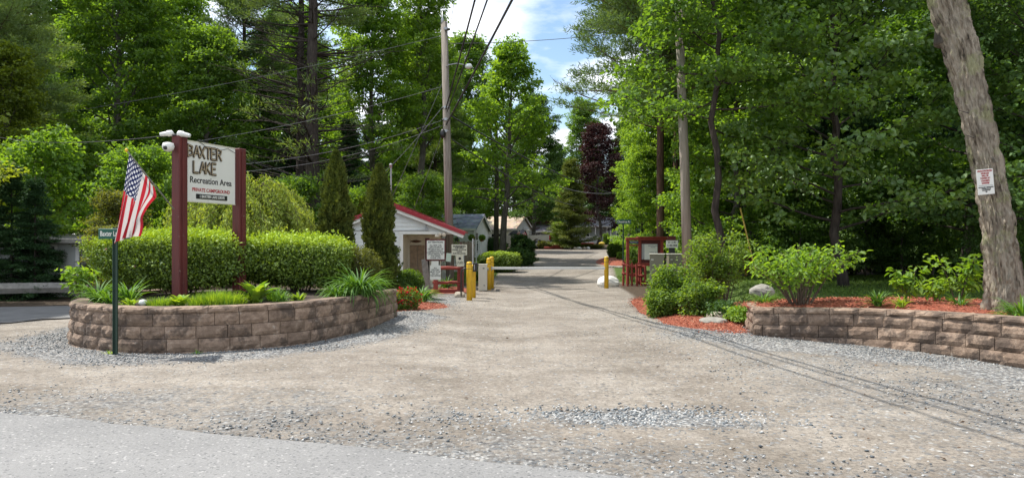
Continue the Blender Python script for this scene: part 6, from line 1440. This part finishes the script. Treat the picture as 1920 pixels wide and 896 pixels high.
# the old pine with bare limbs
PT['old'] = pine(21, 22, .62, 5.2, step=.60, dead=.20, r0=.36, ndead=6)
T('old', 592, 33, 'old pine with thick dark trunk and many bare limbs', 'pine_tree', 1.0, rz=1.0)
T('old', 560, 35, 'slimmer pine leaning against the old bare limbed pine', 'pine_tree', .85, rz=4.0)
for k, (kind, px, d, s) in enumerate([('mB', -120, 40, 1), ('mA', 90, 44, 1.1), ('hem', 30, 40, .9), ('hem', 150, 41, .8), ('mB', 180, 52, 1.1), ('hem', 290, 48, .85), ('mB', 300, 56, 1.1), ('hem', 225, 33, .42), ('mB', 520, 58, 1.05), ('mA', 585, 56, 1.0),
                               ('hem', 640, 62, 1.0), ('mA', 130, 62, 1.2), ('hem', 380, 60, 1.0), ('hem', 20, 60, 1.1), ('mA', 0, 50, 1.2), ('hem', 240, 66, 1.2), ('hem', 90, 70, 1.2), ('hem', 500, 70, 1.0), ('hem', 700, 70, .95), ('mB', 770, 74, .9), ('mA', -220, 36, 1.1), ('hem', -160, 30, .8), ('hem', 570, 45, .60), ('mB', -60, 62, 1.2), ('hem', 840, 75, .75)]):
    T(kind, px, d, auto(kind, px, d), 'forest_tree', s, group=GLb, mat=('l_maple' if kind[0] == 'm' and k % 3 else None))
# ---- centre
T('mA', 1000, 72, 'large rounded dark green maple right of the dead snag', 'maple_tree', 1.0, mat='l_dark', sz=.93)
T('mA', 880, 62, 'dark green maple behind the lit roadside maple', 'maple_tree', 1.12, mat='l_maple')
T('mC', 850, 60, 'green tree between the utility pole and the grey blue roof', 'leafy_tree', .95, mat='l_maple')
PT['road'] = broadleaf(31, 14.0, .24, 4.1, 46, (.17, .14), 32, low=10, top=60, sr=.55, r0=.22, tw=6, prof=lambda q: 1.02*(1-q)**1.1+.12)
T('road', 941, 47, 'sunlit maple with twin trunk beside the tan cottage', 'maple_tree', 1.0, mat='l_bright', rz=.6)
T('mB', 1092, 100, 'pointed green tree at the end of the drive against sky', 'leafy_tree', 1.08, mat='l_maple')
T('mC', 1120, 84, 'dark purple leaved beech at the end of the drive', 'copper_beech', 1.12, mat='l_purple')
T('mC', 1015, 84, 'small purple leaved tree above the pickup', 'copper_beech', .55, mat='l_purple')
T('spr', 1070, 67.5, 'small olive spruce standing behind the red log planter', 'spruce', 1.0, rz=2)
T('und', 1050, 67.2, 'bright green bush at the left foot of the spruce', 'bushy_tree', .36, mat='l_bright')
for k, (kind, px, d, s) in enumerate([('hem', 1150, 112, 1.0), ('hem', 1050, 105, .8), ('mB', 960, 92, .95), ('mB', 1180, 92, .85), ('hem', 1190, 84, .7), ('hem', 980, 96, .8), ('hem', 1120, 120, 1.1), ('hem', 900, 90, .8), ('mA', 1040, 116, .95), ('hem', 1210, 100, .9)]):
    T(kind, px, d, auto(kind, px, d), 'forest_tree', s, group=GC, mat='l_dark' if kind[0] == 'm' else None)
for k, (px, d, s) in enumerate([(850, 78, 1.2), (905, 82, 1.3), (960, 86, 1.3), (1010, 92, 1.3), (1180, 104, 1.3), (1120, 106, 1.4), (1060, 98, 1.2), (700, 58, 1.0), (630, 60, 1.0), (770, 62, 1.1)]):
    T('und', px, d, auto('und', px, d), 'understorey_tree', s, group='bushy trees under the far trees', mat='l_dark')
# dead snag
sn = thing('dead_tree', 'bare grey dead tree standing against the sky in the centre', 'dead tree', (gx(930, 50), 50, tzf(-1, 50))); g = np.random.default_rng(3); p = MB()
p.tube([(0, 0, -.2), (.05, 0, 6), (.0, 0, 10), (.1, 0, 14.6)], [.2, .15, .1, .02], 8)
p.build('trunk', M['bark_grey'], sn, True); p = MB(); p.tube([(0.03, 0, 6), (-.5, .2, 9.5), (-.3, .2, 12.6)], [.1, .07, .02], 6)
for k in range(40):
    z_ = g.uniform(6, 13.8); a = g.uniform(0, 6.28); L_ = g.uniform(.8, 2.2)*(1.2-z_/16); P_ = smooth_path((.03, 0, z_), (math.cos(a), math.sin(a), g.uniform(.5, 1.3)), L_, 4, .3, g, .12); p.tube(P_, [.035, .025, .018, .01, .004], 4, cap=False)
p.build('branches', M['bark_grey'], sn)
# ---- right side
T('pine', 1243, 29, 'tall white pine with feathery limbs reaching over the drive', 'pine_tree', 1.0, rz=.3, sz=1.0)
T('pine', 1275, 36, 'dark trunked pine directly behind the pale utility pole', 'pine_tree', 1.02, rz=2.0)
T('mC', 1222, 44, 'bright green slender tree right of the copper beech', 'leafy_tree', .72, mat='l_bright', sz=1.0)
T('mC', 1206, 36, 'bright leafy tree standing behind the notice kiosk', 'leafy_tree', .50, mat='l_bright')
T('tall', 1180, 60, 'light green tall tree behind the pine on the right', 'leafy_tree', .72, mat='l_bright')
T('mC', 1385, 26.0, 'bright maple whose branches hang round the pale pole', 'maple_tree', .82, mat='l_bright')
T('mA', 1400, 31, 'tall green maple above the rose bush', 'maple_tree', .92, mat='l_maple')
PT['over'] = broadleaf(51, 12, .38, 3.1, 32, (.13, .10), 40, low=-8, top=55, r0=.10, bark='bark_dark', six=True, sr=.55)
T('over', 1352, 19.6, 'maple whose high crown hides the top of the pale pole', 'maple_tree', 1.0, mat='l_maple', rz=1)
PT['near'] = broadleaf(41, 11, .13, 4.0, 46, (.14, .105), 34, low=0, top=60, r0=.13, six=True, sr=.52, tw=7, bark='bark_dark')
T('near', 1585, 20.0, 'nearest big leaved maple with layered sprays above the right bed', 'maple_tree', 1.0, mat='l_near', rz=.5)
T('near', 1800, 22.0, 'shaded maple right behind the leaning tree', 'maple_tree', 1.0, mat='l_maple', rz=2.5)
T('mB', 1450, 27, 'tall maple with thick dark trunk left of the layered maple', 'maple_tree', .95, mat='l_maple')
T('und', 1500, 24, 'low understorey maple behind the vase shaped shrub', 'understorey_tree', .50, mat='l_maple')
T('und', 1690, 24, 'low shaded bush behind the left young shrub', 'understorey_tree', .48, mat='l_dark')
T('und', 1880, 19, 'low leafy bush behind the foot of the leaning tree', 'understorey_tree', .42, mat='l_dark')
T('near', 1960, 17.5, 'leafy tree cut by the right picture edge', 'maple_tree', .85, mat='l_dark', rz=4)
for k, (px, d, s, mt, lb) in enumerate([(1445, 25, .55, 'l_maple', 'low leafy maple filling the shade left of the layered maple'), (1560, 23.5, .42, 'l_near', 'low lit bush just behind the vase shaped shrub'), (1625, 26, .60, 'l_maple', 'leafy understorey tree right behind the lawn strip'), (1745, 25.5, .62, 'l_maple', 'leafy understorey tree between the two young shrubs'),
        (1840, 23, .55, 'l_near', 'lit low branches immediately left of the leaning tree'), (1925, 22, .6, 'l_maple', 'low leafy tree right of the leaning trunk'), (1320, 28, .62, 'l_bright', 'sunlit low tree between the pale pole and the rose bush')]):
    T('und', px, d, lb, 'understorey_tree', s, mat=mt)
for k, (px, d, s, lb) in enumerate([(110, 29, .85, 'sunlit understorey tree above the grey shed'), (370, 30, .75, 'sunlit understorey tree peeping right of the sign board'), (560, 30, .62, 'low green tree left of the taller arborvitae'), (665, 29, .55, 'low green tree between the two arborvitaes'), (790, 36, .70, 'low green tree behind the gatehouse beside the brown pole'), (-10, 27, .7, 'sunlit low tree at the left picture edge')]):
    T('und', px, d, lb, 'understorey_tree', s, mat='l_bright' if k % 2 else 'l_maple')
bi = thing('birch_tree', 'slim white birch trunk in the shaded right woods', 'tree', (gx(1374, 30), 30, tzf(gx(1374, 30), 30))); p = MB(); p.tube([(0, 0, -.2), (.03, 0, 3), (-.1, 0, 8)], [.11, .10, .05], 10); p.build('trunk', M['birch'], bi, True)
for k, (kind, px, d, s) in enumerate([('hem', 1330, 36, .85), ('hem', 1460, 34, .85), ('mB', 1530, 36, 1), ('hem', 1600, 31, .8), ('mA', 1680, 36, 1), ('hem', 1740, 30, .85), ('mB', 1830, 32, 1), ('hem', 1900, 29, .8), ('mA', 1980, 30, 1), ('hem', 2050, 26, .8), ('hem', 1390, 46, 1.1), ('hem', 1530, 47, 1.1),
                               ('hem', 1670, 46, 1.1), ('hem', 1820, 44, 1.1), ('hem', 1960, 42, 1.1), ('mB', 1300, 44, 1.0), ('mA', 1320, 60, 1.1), ('hem', 1260, 52, .8), ('mB', 1440, 60, 1.2), ('mA', 1600, 60, 1.2), ('mB', 1760, 58, 1.2), ('hem', 1250, 70, 1.1), ('mA', 1900, 56, 1.2), ('mB', 2100, 34, 1.0)]):
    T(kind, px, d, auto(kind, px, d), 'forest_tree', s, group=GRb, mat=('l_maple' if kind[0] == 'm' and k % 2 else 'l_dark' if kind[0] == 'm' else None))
# saplings / thin trunks in the right understorey
# shrubs along the drive beyond the gate
shrub('hedge_shrub', 'low clipped lime topped hedge beyond the gate cabinet', (gx(938, 36), 36, tzf(gx(938, 36), 36)-.05), (.98, .7, .1, 1.05), 20000, (.07, .045), 'l_hedge', stems=14, seed=41, lump=.14, top_var=.5, pw=3)
shrub('dark_shrub', 'large dark shrub with reddish leaves hiding the pickup front', (gx(978, 47), 47, tzf(gx(978, 47), 47)), (.70, .7, .1, 1.55), 12000, (.11, .07), 'l_dark', stems=10, seed=43, lump=.3, flowers=(50, 'l_purple', .09))
shrub('dark_shrub', 'small dark shrub nearest the verge beside the large dark one', (gx(976, 41), 41, tzf(gx(976, 41), 41)), (.8, .6, .0, .95), 8000, (.09, .06), 'l_dark', stems=8, seed=44, lump=.3)
shrub('ball_shrub', 'dense dwarf conifer on the red mulch mound across the gate', (gx(1156, 46), 46, tzf(gx(1156, 46), 46)), (.58, .5, .1, 1.35), 12000, (.07, .035), 'l_shrub', stems=4, seed=45, lump=.16, pw=2.0)
shrub('leafy_shrub', 'small yellow green shrub tucked beside the dwarf conifer', (gx(1168, 44), 44, tzf(gx(1168, 44), 44)+.2), (.35, .3, 0, .45), 2500, (.08, .05), 'l_hosta', stems=0, seed=46)
shrub('leafy_shrub', 'small leafy shrub growing inside the kiosk frame', (gx(1187, 29.5), 29.5, .0), (.33, .3, .4, 1.42), 3500, (.06, .04), 'l_shrub', stems=8, seed=47, lump=.3, open_=.3)
shrub('leafy_shrub', 'small shrub under the first cottage behind the cabinet', (gx(905, 30), 30, .02), (.35, .3, 0, .5), 3000, (.06, .04), 'l_shrub', stems=0, seed=48)
shrub('dark_shrub', 'dark round shrub before the second cottage window', (gx(930, 56), 56, .7), (.8, .6, 0, 1.2), 7000, (.12, .08), 'l_dark', stems=0, seed=49)
for k, (px, d, w_, h_, mt) in enumerate([(1043, 67.5, .7, .65, 'l_hedge'), (1062, 67.2, .6, .5, 'l_olive'), (1020, 66.8, .6, .8, 'l_olive'), (1075, 68.5, .6, .6, 'l_shrub'), (1110, 68, 1.0, .35, 'l_olive'), (1137, 80, .35, 1.2, 'l_shrub')]):
    shrub('garden_plant', ['green leafy plant above the left log planter', 'olive plant left of the pale edging stones', 'reddish olive plant beside the pickup wheel', 'green plant under the left limbs of the spruce', 'low olive mound at the right end of the far bed', 'slim green shrub between the two yellow boulders'][k], (gx(px, d), d, tzf(gx(px, d), d)), (w_, .5, 0, h_), 3500, (.10, .07), mt, stems=0, seed=60+k, cat='plant')
for k, px in enumerate([(884), (904)]):
    shrub('potted_plant', ['leafy plant in the left hanging pot of the trellis', 'leafy plant in the right hanging pot of the trellis'][k], (gx(884+20*k, 39.9), 39.9, tzf(-2, 40)+1.55), (.15, .14, 0, .24), 700, (.08, .05), 'l_bright', stems=0, seed=70+k, cat='plant')

# ================================================================ GRASS
def grass(name, label, n, box, fn_, h, mat):
    P = rng.uniform([box[0], box[2]], [box[1], box[3]], (n*4, 2)); P = P[rng.uniform(size=len(P)) < fn_(P[:, 0], P[:, 1])][:n]; n = len(P); z = tz(P[:, 0], P[:, 1]); P3 = np.column_stack([P, z])
    D = norm(np.array([0, 0, 1])+rng.normal(size=(n, 3))*.4); V, F_, v = leaves(P3, D, rdir(n), h*rng.uniform(.5, 1.2, n), .02, rng.uniform(0, 1, n)); tag(mkmesh(name, V, F_, M[mat], var=v), label, 'grass', None, 'stuff')
grass('lawn_grass', 'short sunny lawn grass behind the right bed', 45000, (4.5, 20, 15, 33), lambda x, y: masks(x, y)[1]*(~inside(rbP, x, y)), .08, 'l_ground')
grass('verge_grass', 'rough grass on the verge left of the drive', 16000, (-7, 3, 27, 60), lambda x, y: masks(x, y)[1], .12, 'l_ground')
print('objects', len(bpy.data.objects))
